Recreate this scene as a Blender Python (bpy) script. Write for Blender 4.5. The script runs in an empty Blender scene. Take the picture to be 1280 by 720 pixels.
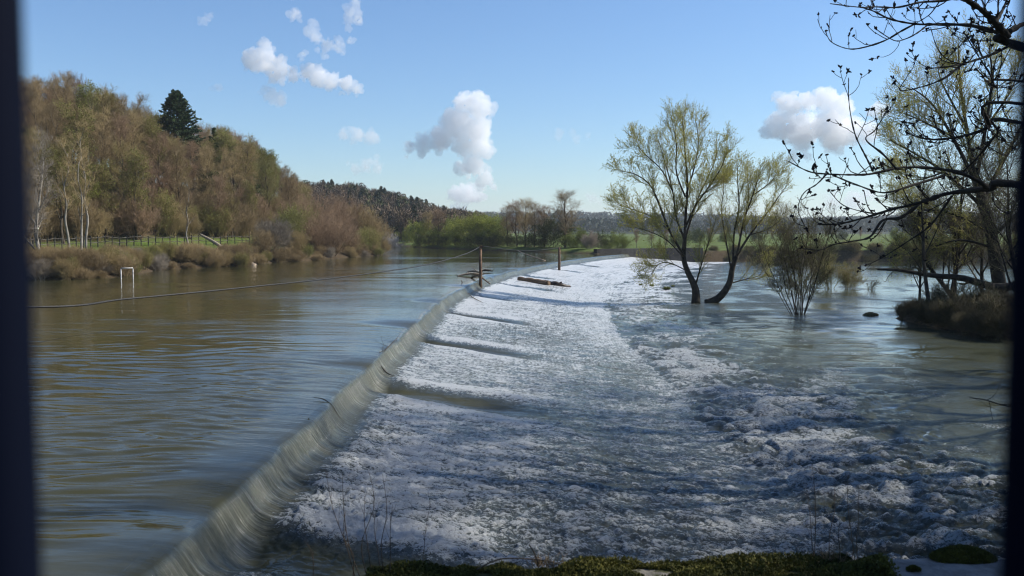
import bpy, math, random
import numpy as np
from mathutils import Vector

SC = bpy.context.scene
COL = SC.collection
PI = math.pi
HAZE = True

# ------------------------------------------------------------------ camera model (used to survey where things stand)
F = 1108.0
CAMZ = 3.2
PITCH = math.atan(72.0 / F)
FWD = np.array([0, math.cos(PITCH), -math.sin(PITCH)])
UP = np.array([0, math.sin(PITCH), math.cos(PITCH)])
RT = np.array([1.0, 0, 0])
CAM = np.array([0, 0, CAMZ])


def ray(px, py):
    return FWD + (px - 640) / F * RT - (py - 360) / F * UP


def on(px, py, z):
    r = ray(px, py)
    return CAM + r * ((z - CAMZ) / r[2])


def far(px, py, Y):
    r = ray(px, py)
    return CAM + r * (Y / r[1])


# ------------------------------------------------------------------ noise
def _hash(ix, iy, iz, seed):
    h = (ix.astype(np.int64) * 374761393 + iy.astype(np.int64) * 668265263 + iz.astype(np.int64) * 2147483647 + seed * 974634777)
    h = (h ^ (h >> 13)) * 1274126177
    h = h ^ (h >> 16)
    return h & 0xFFFF


def perlin(x, y, seed=0):
    x = np.asarray(x, float); y = np.asarray(y, float)
    ix = np.floor(x); iy = np.floor(y)
    fx = x - ix; fy = y - iy
    ix = ix.astype(np.int64); iy = iy.astype(np.int64)
    u = fx * fx * fx * (fx * (fx * 6 - 15) + 10)
    v = fy * fy * fy * (fy * (fy * 6 - 15) + 10)
    zz = np.zeros(1, np.int64)

    def g(ax, ay, dx, dy):
        a = _hash(ax, ay, zz, seed) * (2 * PI / 65536.0)
        return np.cos(a) * dx + np.sin(a) * dy
    n00 = g(ix, iy, fx, fy); n10 = g(ix + 1, iy, fx - 1, fy)
    n01 = g(ix, iy + 1, fx, fy - 1); n11 = g(ix + 1, iy + 1, fx - 1, fy - 1)
    return ((n00 * (1 - u) + n10 * u) * (1 - v) + (n01 * (1 - u) + n11 * u) * v) * 1.5


def perlin3(x, y, z, seed=0):
    x = np.asarray(x, float); y = np.asarray(y, float); z = np.asarray(z, float)
    ix = np.floor(x); iy = np.floor(y); iz = np.floor(z)
    f = [x - ix, y - iy, z - iz]
    ix, iy, iz = ix.astype(np.int64), iy.astype(np.int64), iz.astype(np.int64)
    s = [t * t * (3 - 2 * t) for t in f]
    out = 0
    for a in (0, 1):
        for b in (0, 1):
            for c in (0, 1):
                h = _hash(ix + a, iy + b, iz + c, seed)
                th = (h & 255) * (2 * PI / 256); ph = (h >> 8) / 128.0 - 1
                q = np.sqrt(np.clip(1 - ph * ph, 0, 1))
                d = np.cos(th) * q * (f[0] - a) + np.sin(th) * q * (f[1] - b) + ph * (f[2] - c)
                w = (s[0] if a else 1 - s[0]) * (s[1] if b else 1 - s[1]) * (s[2] if c else 1 - s[2])
                out = out + d * w
    return out * 1.5


def fbm(x, y, oct=4, seed=0, gain=.5):
    o = 0; a = 1.0
    for i in range(oct):
        o = o + a * perlin(x * 2 ** i, y * 2 ** i, seed + i * 17)
        a *= gain
    return o


def sstep(a, b, x):
    t = np.clip((np.asarray(x, float) - a) / (b - a), 0, 1)
    return t * t * (3 - 2 * t)


# ------------------------------------------------------------------ mesh building
class MB:
    """collects vertices, faces (quads / tris) and material slots for ONE mesh"""
    def __init__(s):
        s.v = []; s.q = []; s.t = []; s.n = 0; s.qm = []; s.tm = []

    def add(s, v, quads=None, tris=None, mat=0):
        v = np.asarray(v, float).reshape(-1, 3)
        s.v.append(v)
        if quads is not None and len(quads):
            q = np.asarray(quads, np.int64).reshape(-1, 4) + s.n
            s.q.append(q); s.qm.append(np.full(len(q), mat, np.int32))
        if tris is not None and len(tris):
            t = np.asarray(tris, np.int64).reshape(-1, 3) + s.n
            s.t.append(t); s.tm.append(np.full(len(t), mat, np.int32))
        s.n += len(v)
        return s

    def box(s, c, d, rz=0.0, mat=0, bev=0.0):
        x, y, z = [k / 2 for k in d]
        v = np.array([(a * x, b * y, e * z) for e in (-1, 1) for a, b in ((-1, -1), (1, -1), (1, 1), (-1, 1))])
        cs, sn = math.cos(rz), math.sin(rz)
        v = np.stack([v[:, 0] * cs - v[:, 1] * sn, v[:, 0] * sn + v[:, 1] * cs, v[:, 2]], 1) + np.array(c)
        s.add(v, [(0, 3, 2, 1), (4, 5, 6, 7), (0, 1, 5, 4), (1, 2, 6, 5), (2, 3, 7, 6), (3, 0, 4, 7)], mat=mat)

    def tubes(s, P, R, sides=5, mat=0, cap=True):
        """P (m,n,3) polylines, R (m,n) radii"""
        P = np.asarray(P, float); R = np.asarray(R, float)
        if P.ndim == 2:
            P = P[None]; R = R[None]
        m, n, _ = P.shape
        if m == 0:
            return
        T = np.empty_like(P)
        T[:, 1:-1] = P[:, 2:] - P[:, :-2]
        T[:, 0] = P[:, 1] - P[:, 0]; T[:, -1] = P[:, -1] - P[:, -2]
        T /= np.linalg.norm(T, axis=2, keepdims=True) + 1e-12
        M = T.mean(1)
        ref = np.where(np.abs(M[:, 2:3]) > .75, np.array([[1.0, .12, 0]]), np.array([[0, .1, 1.0]]))
        ref = ref[:, None, :]
        U = np.cross(T, ref); U /= np.linalg.norm(U, axis=2, keepdims=True) + 1e-12
        V = np.cross(T, U)
        a = np.arange(sides) * 2 * PI / sides
        ring = (U[:, :, None, :] * np.cos(a)[None, None, :, None] + V[:, :, None, :] * np.sin(a)[None, None, :, None])
        v = P[:, :, None, :] + ring * R[:, :, None, None]
        base = (np.arange(m) * n * sides)[:, None, None]
        i = np.arange(n - 1)[None, :, None] * sides; k = np.arange(sides)[None, None, :]; k2 = (k + 1) % sides
        q = np.stack(np.broadcast_arrays(base + i + k, base + i + k2, base + i + sides + k2, base + i + sides + k), -1).reshape(-1, 4)
        tr = []
        if cap and sides >= 3:
            for st, rev in ((0, True), ((n - 1) * sides, False)):
                for j in range(1, sides - 1):
                    b = np.arange(m) * n * sides + st
                    tr.append(np.stack([b, b + j + 1, b + j] if rev else [b, b + j, b + j + 1], -1))
            tr = np.concatenate(tr)
        s.add(v.reshape(-1, 3), q, tr if len(tr) else None, mat)

    def leaves(s, C, size, rng, mat=0, aspect=.5, up=0.0, D=None):
        """small rhombic leaf quads at centres C"""
        m = len(C)
        if m == 0:
            return
        A = rng.normal(size=(m, 3))
        if D is not None:
            A = A * .7 + D
        A[:, 2] += up
        A /= np.linalg.norm(A, axis=1, keepdims=True) + 1e-9
        B = np.cross(A, rng.normal(size=(m, 3))); B /= np.linalg.norm(B, axis=1, keepdims=True) + 1e-9
        sz = np.broadcast_to(np.asarray(size, float), (m,)) * rng.uniform(.6, 1.3, m)
        A = A * sz[:, None]; B = B * (sz * aspect)[:, None]
        N = np.cross(A, B); N = N / (np.linalg.norm(N, axis=1, keepdims=True) + 1e-9) * (sz * .12)[:, None]
        v = np.stack([C - A * .5, C + B * .5 - A * .05 + N, C + A * .6, C - B * .5 - A * .05 + N], 1).reshape(-1, 3)
        q = np.arange(m * 4).reshape(m, 4)
        s.add(v, q, None, mat)

    def mesh(s, name, mats, smooth=True):
        me = bpy.data.meshes.new(name)
        v = np.concatenate(s.v) if s.v else np.zeros((0, 3))
        nq = sum(map(len, s.q)); nt = sum(map(len, s.t))
        me.vertices.add(len(v)); me.vertices.foreach_set('co', v.astype(np.float32).ravel())
        loops = []
        if nq: loops.append(np.concatenate(s.q).ravel())
        if nt: loops.append(np.concatenate(s.t).ravel())
        if loops:
            lp = np.concatenate(loops).astype(np.int32)
            me.loops.add(len(lp)); me.loops.foreach_set('vertex_index', lp)
            me.polygons.add(nq + nt)
            st = np.concatenate([np.arange(nq) * 4, nq * 4 + np.arange(nt) * 3]).astype(np.int32)
            me.polygons.foreach_set('loop_start', st)
            mi = np.concatenate((s.qm or [np.zeros(0, np.int32)]) + (s.tm or [np.zeros(0, np.int32)])).astype(np.int32)
            me.polygons.foreach_set('material_index', mi)
            me.polygons.foreach_set('use_smooth', np.full(nq + nt, smooth, bool))
        for m in (mats if isinstance(mats, (list, tuple)) else [mats]):
            me.materials.append(m)
        me.update(calc_edges=True)
        return me

    def build(s, name, mats, parent=None, smooth=True):
        o = bpy.data.objects.new(name, s.mesh(name, mats, smooth))
        COL.objects.link(o)
        if parent is not None:
            o.parent = parent
        return o


def tag(o, label=None, cat=None, group=None, kind=None):
    if label: o['label'] = label
    if cat: o['category'] = cat
    if group: o['group'] = group
    if kind: o['kind'] = kind
    return o


def thing(name, label, cat, loc=(0, 0, 0), group=None):
    o = bpy.data.objects.new(name, None); COL.objects.link(o)
    o.location = loc; o.empty_display_size = .3
    return tag(o, label, cat, group)


def dup(root, loc, rz=0.0, sc=1.0, label=None, group=None):
    r = root.copy(); COL.objects.link(r)
    r.location = loc; r.rotation_euler = (0, 0, rz)
    r.scale = sc if isinstance(sc, (tuple, list)) else (sc, sc, sc)
    if label: r['label'] = label
    if group: r['group'] = group
    for ch in list(root.children):
        c = ch.copy(); COL.objects.link(c); c.parent = r
        for g in list(ch.children):
            d = g.copy(); COL.objects.link(d); d.parent = c
    return r


def place(root, loc, rz=0.0, sc=1.0):
    root.location = loc; root.rotation_euler = (0, 0, rz)
    root.scale = sc if isinstance(sc, (tuple, list)) else (sc, sc, sc)
    return root


# ------------------------------------------------------------------ node helpers
def new_mat(name):
    m = bpy.data.materials.new(name); m.use_nodes = True
    nt = m.node_tree
    for n in list(nt.nodes): nt.nodes.remove(n)
    return m, nt


class NT:
    def __init__(s, nt): s.nt = nt

    def n(s, t, **k):
        nd = s.nt.nodes.new(t)
        ins = k.pop('ins', {})
        for a, b in k.items(): setattr(nd, a, b)
        for a, b in ins.items():
            if isinstance(b, bpy.types.NodeSocket): s.nt.links.new(b, nd.inputs[a])
            else: nd.inputs[a].default_value = b
        return nd

    def math(s, op, a, b=0.0, clamp=False):
        nd = s.n('ShaderNodeMath', operation=op, use_clamp=clamp)
        for i, q in enumerate((a, b)):
            if isinstance(q, bpy.types.NodeSocket): s.nt.links.new(q, nd.inputs[i])
            else: nd.inputs[i].default_value = q
        return nd.outputs[0]

    def mix(s, fac, a, b, blend='MIX'):
        nd = s.n('ShaderNodeMix', data_type='RGBA', blend_type=blend)
        for i, q in ((0, fac), (6, a), (7, b)):
            if isinstance(q, bpy.types.NodeSocket): s.nt.links.new(q, nd.inputs[i])
            elif i: nd.inputs[i].default_value = (*q, 1) if len(q) == 3 else q
            else: nd.inputs[i].default_value = q
        return nd.outputs[2]

    def noise(s, vec, scale, detail=3, rough=.55, lac=2.0, dist=0.0):
        nd = s.n('ShaderNodeTexNoise', ins={'Scale': scale, 'Detail': detail, 'Roughness': rough, 'Lacunarity': lac, 'Distortion': dist})
        if vec is not None: s.nt.links.new(vec, nd.inputs['Vector'])
        return nd.outputs['Fac']

    def remap(s, v, a, b, c=0.0, d=1.0, smooth=True):
        nd = s.n('ShaderNodeMapRange', interpolation_type='SMOOTHSTEP' if smooth else 'LINEAR')
        s.nt.links.new(v, nd.inputs[0])
        for i, q in enumerate((a, b, c, d)):
            if isinstance(q, bpy.types.NodeSocket): s.nt.links.new(q, nd.inputs[i + 1])
            else: nd.inputs[i + 1].default_value = q
        return nd.outputs[0]

    def scalevec(s, vec, sc):
        nd = s.n('ShaderNodeMapping', ins={'Scale': sc}); s.nt.links.new(vec, nd.inputs['Vector'])
        return nd.outputs[0]

    def out(s, sh, vol=False):
        o = s.n('ShaderNodeOutputMaterial'); s.nt.links.new(sh, o.inputs['Volume' if vol else 'Surface'])


def organic(name, c1, c2, scale=6.0, rough=.85, obj_var=.35, island=0.0, bump=0.0, bscale=30., transl=0.0, c3=None, spec=.25):
    """bark / twig / leaf / wood: two noise-mixed colours, value varied per object and, for leaves, per leaf"""
    m, nt = new_mat(name); N = NT(nt)
    tc = N.n('ShaderNodeTexCoord')
    f = N.remap(N.noise(tc.outputs['Object'], scale, 4), .3, .7)
    col = N.mix(f, c1, c2)
    oi = N.n('ShaderNodeObjectInfo')
    if c3 is not None:
        col = N.mix(N.remap(oi.outputs['Random'], .45, 1.0, 0, .85), col, c3)
    k = N.math('MULTIPLY_ADD', oi.outputs['Random'], obj_var)
    nt.nodes[-1].inputs[2].default_value = 1 - obj_var / 2
    if island:
        geo = N.n('ShaderNodeNewGeometry')
        k2 = N.math('MULTIPLY_ADD', geo.outputs['Random Per Island'], island)
        nt.nodes[-1].inputs[2].default_value = 1 - island / 2
        k = N.math('MULTIPLY', k, k2)
    vm = N.n('ShaderNodeVectorMath', operation='SCALE', ins={0: col, 'Scale': k})
    p = N.n('ShaderNodeBsdfPrincipled', ins={'Base Color': vm.outputs[0], 'Roughness': rough, 'Specular IOR Level': spec})
    if bump:
        b = N.n('ShaderNodeBump', ins={'Strength': 1.0, 'Distance': bump, 'Height': N.noise(tc.outputs['Object'], bscale, 5, .65)})
        nt.links.new(b.outputs[0], p.inputs['Normal'])
    sh = p.outputs[0]
    if transl:
        t = N.n('ShaderNodeBsdfTranslucent', ins={'Color': vm.outputs[0]})
        mx = N.n('ShaderNodeMixShader', ins={0: transl, 1: sh, 2: t.outputs[0]}); sh = mx.outputs[0]
    N.out(sh)
    return m
# ------------------------------------------------------------------ camera, world, sun
SUN_EL = math.radians(40)
SUN_AZ = math.radians(77)          # clockwise from +Y: from the right, a touch ahead
cam_d = bpy.data.cameras.new('camera'); cam = bpy.data.objects.new('camera', cam_d); COL.objects.link(cam)
cam.location = CAM; cam.rotation_euler = (PI / 2 - PITCH, 0, 0)
cam_d.sensor_width = 36; cam_d.lens = 36 * F / 1280
cam_d.clip_start = .02; cam_d.clip_end = 30000
cam_d.dof.use_dof = True; cam_d.dof.focus_distance = 45; cam_d.dof.aperture_fstop = 5.6
SC.camera = cam

w = bpy.data.worlds.new('World'); SC.world = w; w.use_nodes = True
nt = w.node_tree
bg = nt.nodes['Background']
sky = nt.nodes.new('ShaderNodeTexSky'); sky.sky_type = 'NISHITA'; sky.sun_disc = False
sky.sun_elevation = SUN_EL; sky.sun_rotation = SUN_AZ
sky.altitude = 100; sky.air_density = 1.15; sky.dust_density = .15; sky.ozone_density = 2.6
tint = nt.nodes.new('ShaderNodeMix'); tint.data_type = 'RGBA'; tint.blend_type = 'MULTIPLY'
tint.inputs[0].default_value = 1; tint.inputs[7].default_value = (.74, .905, 1.13, 1)
nt.links.new(sky.outputs[0], tint.inputs[6]); nt.links.new(tint.outputs[2], bg.inputs[0]); bg.inputs[1].default_value = .091

sl = bpy.data.lights.new('sun', 'SUN'); so = bpy.data.objects.new('sun', sl); COL.objects.link(so)
sl.energy = 5.0; sl.angle = math.radians(.53); sl.color = (1, .94, .85)
sd = Vector((math.sin(SUN_AZ) * math.cos(SUN_EL), math.cos(SUN_AZ) * math.cos(SUN_EL), math.sin(SUN_EL)))
so.rotation_euler = sd.to_track_quat('Z', 'Y').to_euler(); so.location = (30, 0, 40)

SC.view_settings.view_transform = 'Standard'; SC.view_settings.look = 'None'
SC.view_settings.gamma = 1; SC.view_settings.exposure = 0.50; SC.view_settings.use_curve_mapping = False
cy = SC.cycles
cy.use_denoising = True
cy.pixel_filter_type = 'BLACKMAN_HARRIS'; cy.filter_width = 1.15
cy.max_bounces = 28; cy.diffuse_bounces = 2; cy.glossy_bounces = 3; cy.transmission_bounces = 4
cy.transparent_max_bounces = 8; cy.volume_bounces = 26
cy.use_adaptive_sampling = True; cy.adaptive_threshold = .015
cy.sample_clamp_indirect = 4.0
cy.caustics_reflective = False; cy.caustics_refractive = False

# ------------------------------------------------------------------ ground
TAIL = -1.4                                    # level of the water below the weir (the water above stands at 0)


def pts(*a):
    return np.array([on(x, y, z)[:2] for x, y, z in a])


LEFT_LAND = np.vstack([[(-150, 30), (-60, 46), (-42, 54)],
                       pts((30, 350, 0), (95, 349, 0), (150, 346, 0), (195, 338, 0), (240, 335, 0), (300, 333, 0), (340, 328, 0), (385, 326, 0), (430, 322, 0), (478, 319, 0)),
                       [(-17.5, 121), (-22, 142), (-34, 182), (-60, 245), (-210, 440), (-900, 600), (-900, 30)]])
FAR_LAND = np.vstack([[(-900, 700), (-210, 480), (-50, 280), (-28, 205), (-21.5, 177)], pts((516, 309, 0), (560, 311, 0), (620, 313.5, 0), (690, 316, 0), (745, 317.5, 0)),
                      [(14, 123.5), (22, 130), (34, 134), (60, 134), (120, 126), (900, 110), (3500, 300), (3500, 3500), (-3500, 3500), (-3500, 700)]])
MOUND = np.vstack([pts((1118, 399, TAIL), (1150, 406, TAIL), (1200, 414, TAIL), (1262, 421, TAIL)), [(30, 38), (38, 40), (36, 48), (27, 50)], pts((1150, 390, TAIL),)])
RIGHT_LAND = np.array([(3.0, 3.75), (5.2, 4.2), (7.4, 6.8), (9.6, 10.2), (12.5, 14.5), (18, 22), (26, 31), (40, 42), (70, 70), (120, 100), (900, 90), (900, -300), (-300, -300), (-300, -20), (-14, -4), (-7, 1), (-2.5, 3.6), (0, 3.7)])


def sdf(x, y, poly):
    x = np.asarray(x, float); y = np.asarray(y, float)
    best = np.full(x.shape, 1e18); inside = np.zeros(x.shape, bool)
    k = len(poly)
    for i in range(k):
        ax, ay = poly[i]; bx, by = poly[(i + 1) % k]
        dx, dy = bx - ax, by - ay
        t = np.clip(((x - ax) * dx + (y - ay) * dy) / (dx * dx + dy * dy + 1e-12), 0, 1)
        best = np.minimum(best, (x - ax - t * dx) ** 2 + (y - ay - t * dy) ** 2)
        c = (ay > y) != (by > y)
        inside ^= c & (x < (bx - ax) * (y - ay) / (by - ay + 1e-18) + ax)
    d = np.sqrt(best)
    return np.where(inside, d, -d)


def apx(x, y):
    """image column a place lies in, for looking up skylines"""
    return 640 + F * x / np.maximum(y, 8)


def ground(x, y):
    x = np.asarray(x, float); y = np.asarray(y, float)
    px = apx(x, y)
    wob = fbm(x * .22, y * .22, 3, 5) * .5
    # left bank, its grass strip and the wooded hill
    s = sdf(x, y, LEFT_LAND) + wob
    g = np.interp(s, [-6, -1, 0, 1.2, 3.5, 9, 30, 90], [-2.6, -.5, 0, .55, 1.3, 1.85, 2.1, 2.3]) + .12 * fbm(x * .4, y * .4, 3, 9)
    R = np.interp(px, [-600, -200, 30, 110, 200, 290, 340, 380, 450], [30, 18, 9.3, 10.0, 7.0, 7.0, 6.0, 4.0, 1.0])
    foot = np.interp(px, [-600, -200, 30, 150, 240, 300, 385, 430, 478], [40, 50, 59, 62, 74, 82, 93, 103, 116])
    g = g + R * sstep(8, 50, y - foot) * sstep(7, 15, s) + .6 * fbm(x * .06, y * .06, 3, 21) * sstep(10, 30, s)
    h = np.where(s > -6, g, -2.6)
    # far bank, meadow, the second wooded hill and the far ridge
    s = sdf(x, y, FAR_LAND) + wob * .6
    bank = np.where(x > 13, np.interp(s, [-4, -.3, .1, 4, 60], [-2.6, -1.8, .15, .35, .6]), np.interp(s, [-5, -.6, 0, 1.5, 4, 60], [-2.6, -.4, 0, .5, .7, .9]))
    R2 = np.interp(px, [-400, 200, 330, 400, 440, 500, 545, 600, 660], [26, 22, 16, 12.5, 12, 8, 3.5, 1.0, 0])
    bank = bank + R2 * sstep(205, 330, y)
    R3 = np.interp(px, [-800, 300, 500, 570, 640, 700, 745, 850, 930, 1000, 1080, 1180, 1300, 2200], [32, 28, 20, 19, 22, 25, 24, 20, 15, 12, 15, 19, 22, 28])
    bank = bank + (R3 + 2.5 * fbm(x * .004, y * .004, 3, 33)) * sstep(700, 1500, y) * (1 - .9 * sstep(2200, 3400, y))
    h = np.maximum(h, np.where(s > -5, bank, -2.6))
    # the little wooded island on the right
    s = sdf(x, y, MOUND) + wob * .5
    h = np.maximum(h, np.where(s > -3, np.interp(s, [-3, -.4, 0, 1.0, 3], [-2.6, -1.7, -1.4, -.85, -.5]) + .1 * fbm(x, y, 3, 4), -2.6))
    # the near bank the photograph is taken from
    s = sdf(x, y, RIGHT_LAND)
    h = np.maximum(h, np.where(s > -1.2, np.interp(s, [-1.2, -.25, 0, .4, 20], [-2.6, -1.6, 1.2, 1.58, 2.2]) + .04 * fbm(x * 2, y * 2, 3, 8) * (s > .3), -2.6))
    return h


def gz(x, y):
    return float(ground(np.array([x]), np.array([y]))[0])


def grid_faces(nr, nc):
    i = np.arange(nr - 1)[:, None] * nc; j = np.arange(nc - 1)[None, :]
    return np.stack(np.broadcast_arrays(i + j, i + j + 1, i + nc + j + 1, i + nc + j), -1).reshape(-1, 4)


def axis(lo, hi, a, b, step, grow):
    """fine inside [a,b], coarser and coarser out to lo / hi"""
    mid = list(np.arange(a, b, step)); l = []; x = a; d = step
    while x > lo: d *= grow; x -= d; l.append(x)
    r = []; x = mid[-1]; d = step
    while x < hi: d *= grow; x += d; r.append(x)
    return np.array(l[::-1] + mid + r)


gx = axis(-3500, 3500, -45, 60, .7, 1.045)
gy = axis(-250, 3500, 0, 190, .7, 1.03)
GX, GY = np.meshgrid(gx, gy)
GZ = ground(GX, GY)


def ground_mat():
    m, nt = new_mat('ground'); N = NT(nt)
    geo = N.n('ShaderNodeNewGeometry'); P = geo.outputs['Position']
    a = N.n('ShaderNodeAttribute', attribute_name='grass').outputs['Fac']
    fa = N.n('ShaderNodeAttribute', attribute_name='woodland').outputs['Fac']
    n1 = N.noise(P, .5, 5); n2 = N.noise(P, 7, 4)
    grass = N.mix(N.remap(n1, .35, .65), (.068, .104, .020), (.110, .145, .038))
    soil = N.mix(N.remap(n2, .3, .7), (.040, .030, .018), (.095, .068, .040))
    col = N.mix(a, soil, grass)
    w = N.mix(N.remap(N.noise(P, .02, 4), .4, .6), (.022, .035, .018), (.05, .05, .03))
    fld = N.remap(N.noise(N.scalevec(P, (.002, .006, .0)), 1.0, 2), .56, .6)
    w = N.mix(fld, w, (.1, .14, .05))
    col = N.mix(fa, col, w)
    b = N.n('ShaderNodeBump', ins={'Strength': .8, 'Distance': .12, 'Height': N.noise(P, 9, 5, .7)})
    p = N.n('ShaderNodeBsdfPrincipled', ins={'Base Color': col, 'Roughness': .95, 'Specular IOR Level': .1, 'Normal': b.outputs[0]})
    N.out(p.outputs[0]); return m


mb = MB(); mb.add(np.stack([GX, GY, GZ], -1).reshape(-1, 3), grid_faces(len(gy), len(gx)))
terrain = mb.build('ground', ground_mat()); tag(terrain, kind='structure')
sL = sdf(GX, GY, LEFT_LAND); sF = sdf(GX, GY, FAR_LAND)
gr = (sstep(2.6, 4.2, sL) * (1 - sstep(9.5, 12, sL))) * sstep(.2, .3, np.full_like(GX, 1)) + sstep(.2, 1.2, sF) * (1 - .5 * sstep(180, 260, GY) * (GX < 0))
gr = np.clip(gr * (1 + .8 * fbm(GX * .15, GY * .15, 3, 77)), 0, 1)
at = terrain.data.attributes.new('grass', 'FLOAT', 'POINT'); at.data.foreach_set('value', gr.ravel().astype(np.float32))
at = terrain.data.attributes.new('woodland', 'FLOAT', 'POINT')
at.data.foreach_set('value', (sstep(520, 760, GY)).ravel().astype(np.float32))

# ------------------------------------------------------------------ water
_wy = np.linspace(0, 300, 1201)
_wx = np.interp(_wy, [0, 30, 44, 57, 72, 91, 110, 125, 300], [-3.54, -3.5, -3.33, -2.3, -.1, 4.3, 10.4, 16.5, 90])
_k = np.exp(-np.linspace(-2, 2, 33) ** 2); _k /= _k.sum()
_wx = np.convolve(np.pad(_wx, 16, mode='edge'), _k, 'valid')


def crest_x(y):
    return np.interp(y, _wy, _wx)


NOTCH = [10.4, 21.3, 30.6, 41.0, 52.0, 63.5, 75.0, 88.0, 100.0]


def rows(y0, y1, q, dmin):
    o = [y0]
    while o[-1] < y1: o.append(o[-1] + max(dmin, o[-1] ** 2 / (3.6 * 886) * q))
    return np.array(o)


_pu = np.array([-8, -3, -1.6, -1.0, -.6, -.3, -.1, 0, .07, .14, .21, .29, .42, 1.0, 3.0, 6.0, 8.2, 8.8, 9.3, 10.2, 400])
_pz = np.array([0, -.002, -.006, -.014, -.026, -.042, -.062, -.088, -.16, -.28, -.39, -.465, -.53, -.65, -.89, -1.24, -1.43, -1.47, -1.43, -1.4, -1.4])
_du = np.linspace(-8, 14, 2201); _dz = np.interp(_du, _pu, _pz)
_k = np.exp(-np.linspace(-2, 2, 11) ** 2); _k /= _k.sum()
_dz = np.convolve(np.pad(_dz, 5, mode='edge'), _k, 'valid')


def water_sheet(U, Y, dU, dY):
    """height, foaminess and fall-sheet amount of the water at u (metres past the crest), y"""
    L = np.maximum(dU, dY)
    keep = lambda lam: np.clip(lam / (2.2 * L) - .9, 0, 1)
    wobc = .12 * perlin(Y * .35, Y * 0, 3) + .05 * perlin(Y * 1.3, Y * 0, 4)
    n_c = np.zeros_like(U); tongue = np.zeros_like(U); flank = np.zeros_like(U); near = np.zeros_like(U)
    for i, sn in enumerate(NOTCH):
        w = 1.0 if sn < 45 else .8
        n_c += w * np.exp(-((Y - sn) / .8) ** 2)
        c = sn - .16 * np.maximum(U, 0) - .012 * np.maximum(U, 0) ** 2
        wid = .62 + .07 * U
        ln = [3.2, 4.6, 4.2, 4.2, 3.0, 4.6, 3, 3.5, 3][i]
        fade = sstep(-.1, .5, U) * (1 - sstep(ln * .6, ln * 1.15, U))
        q = (Y - c) / np.maximum(wid, .2)
        tongue += w * np.exp(-q ** 2 * 1.3) * fade
        flank += w * np.exp(-((np.abs(q) - 1.7) / .55) ** 2) * fade
        near += np.where(Y > sn, 1, 0) * 0
    u2 = U + wobc + .10 * n_c
    z = np.interp(u2, _du, _dz, left=0)
    z = z - .11 * n_c * sstep(-2.2, -.2, U) * (1 - sstep(.3, .9, U))
    z = z - .17 * tongue + .05 * flank
    fall = sstep(-.02, .10, u2) * (1 - sstep(.34, .6, u2))
    # sheet streaks running down the fall
    st = perlin(Y * 11 + .3 * perlin(Y * 2, U * 2, 7), U * .6, 11) + .8 * perlin(Y * 25, U * 1.2, 12) + .8 * perlin(Y * 3.2, U * .4, 13)
    amp = .001 + .024 * sstep(-.05, .32, u2)
    z = z + st * amp * sstep(-.4, 0, u2) * (1 - sstep(.5, .8, u2)) * keep(.12)
    # river ripples above the weir
    up = 1 - sstep(-1.6, -.4, U)
    pat = .55 + .9 * np.clip(fbm(U * .05, Y * .04, 3, 71) + .25, 0, 1)
    xx = U * .8 + perlin(U * .2, Y * .2, 41) * .9; yy = Y + .5 * perlin(U * .33, Y * .25, 42)
    rip = 0
    for a_, fx_, fy_, k_, sd_ in ((.018, .42, 1.25, .8, 51), (.026, 1.0, 2.8, .36, 52)):
        q_ = perlin(xx * fx_ + sd_, yy * fy_, sd_); rip = rip + a_ * (q_ - .9 * np.abs(q_) * q_ + .35 * (.5 - np.abs(q_))) * keep(k_)
    rip = rip + .011 * perlin(xx * 1.7, yy * 5.4, 53) * keep(.19) + .016 * perlin(xx * .2, yy * .40, 54)
    z = z + rip * pat * up * 1.25
    # drawdown lines close to the crest
    z = z + .007 * np.sin(Y * 9 + 4 * perlin(Y * .7, U * .35, 61)) * np.exp(-((U + 1.1) / .9) ** 2) * keep(.7) * (.4 + perlin(Y * .5, U * 0, 62))
    # broken water of the apron
    ap = sstep(.38, .8, u2) * (1 - sstep(8.6, 9.8, U))
    b1 = np.abs(perlin(U * 1.7, Y * 2.9, 81)); b2 = np.abs(perlin(U * 4.2 + b1, Y * 6.8, 82)); b3 = np.abs(perlin(U * 9, Y * 13.5, 83))
    toe = np.exp(-((u2 - 1.0) / .6) ** 2)
    sm = 1 - .85 * np.clip(tongue, 0, 1)
    z = z + ap * sm * ((.035 + .03 * toe) * b1 * keep(.4) + (.065 + .03 * toe) * b2 * keep(.18) + .085 * b3 * keep(.09))
    z = z + ap * .035 * perlin(U * .8, Y * 1.6, 84)
    # hydraulic jump and the tumbling water behind it
    jw = .6 * perlin(Y * .22, Y * 0, 91) + .25 * perlin(Y * .9, Y * 0, 92)
    v = U - jw
    jump = sstep(7.7, 8.7, v) * (1 - sstep(10.2, 15.0, v))
    c1 = np.abs(perlin(U * .85, Y * 1.0, 93)); c2 = np.abs(perlin(U * 2.2 + c1, Y * 2.7, 94)); c3 = np.abs(perlin(U * 4.8, Y * 5.6, 95)); c4 = np.abs(perlin(U * 8.5, Y * 9.5, 96))
    z = z + jump * (.20 * c1 * keep(1.0) + .14 * c2 * keep(.4) + .075 * c3 * keep(.2) + .035 * c4 * keep(.11))
    tail = sstep(9.5, 13, v)
    dec = np.exp(-np.maximum(v - 11, 0) / 9)
    z = z + tail * ((.022 + .05 * dec) * perlin(U * .55, Y * .9, 97) * keep(1.0) + (.020 + .025 * dec) * perlin(U * 1.3, Y * 2.2, 98) * keep(.45) + .010 * perlin(U * 3, Y * 5, 99) * keep(.2))
    # foam
    lo = fbm(U * .35, Y * .16, 3, 101); hi = fbm(U * .5, Y * .5, 3, 102)
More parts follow.
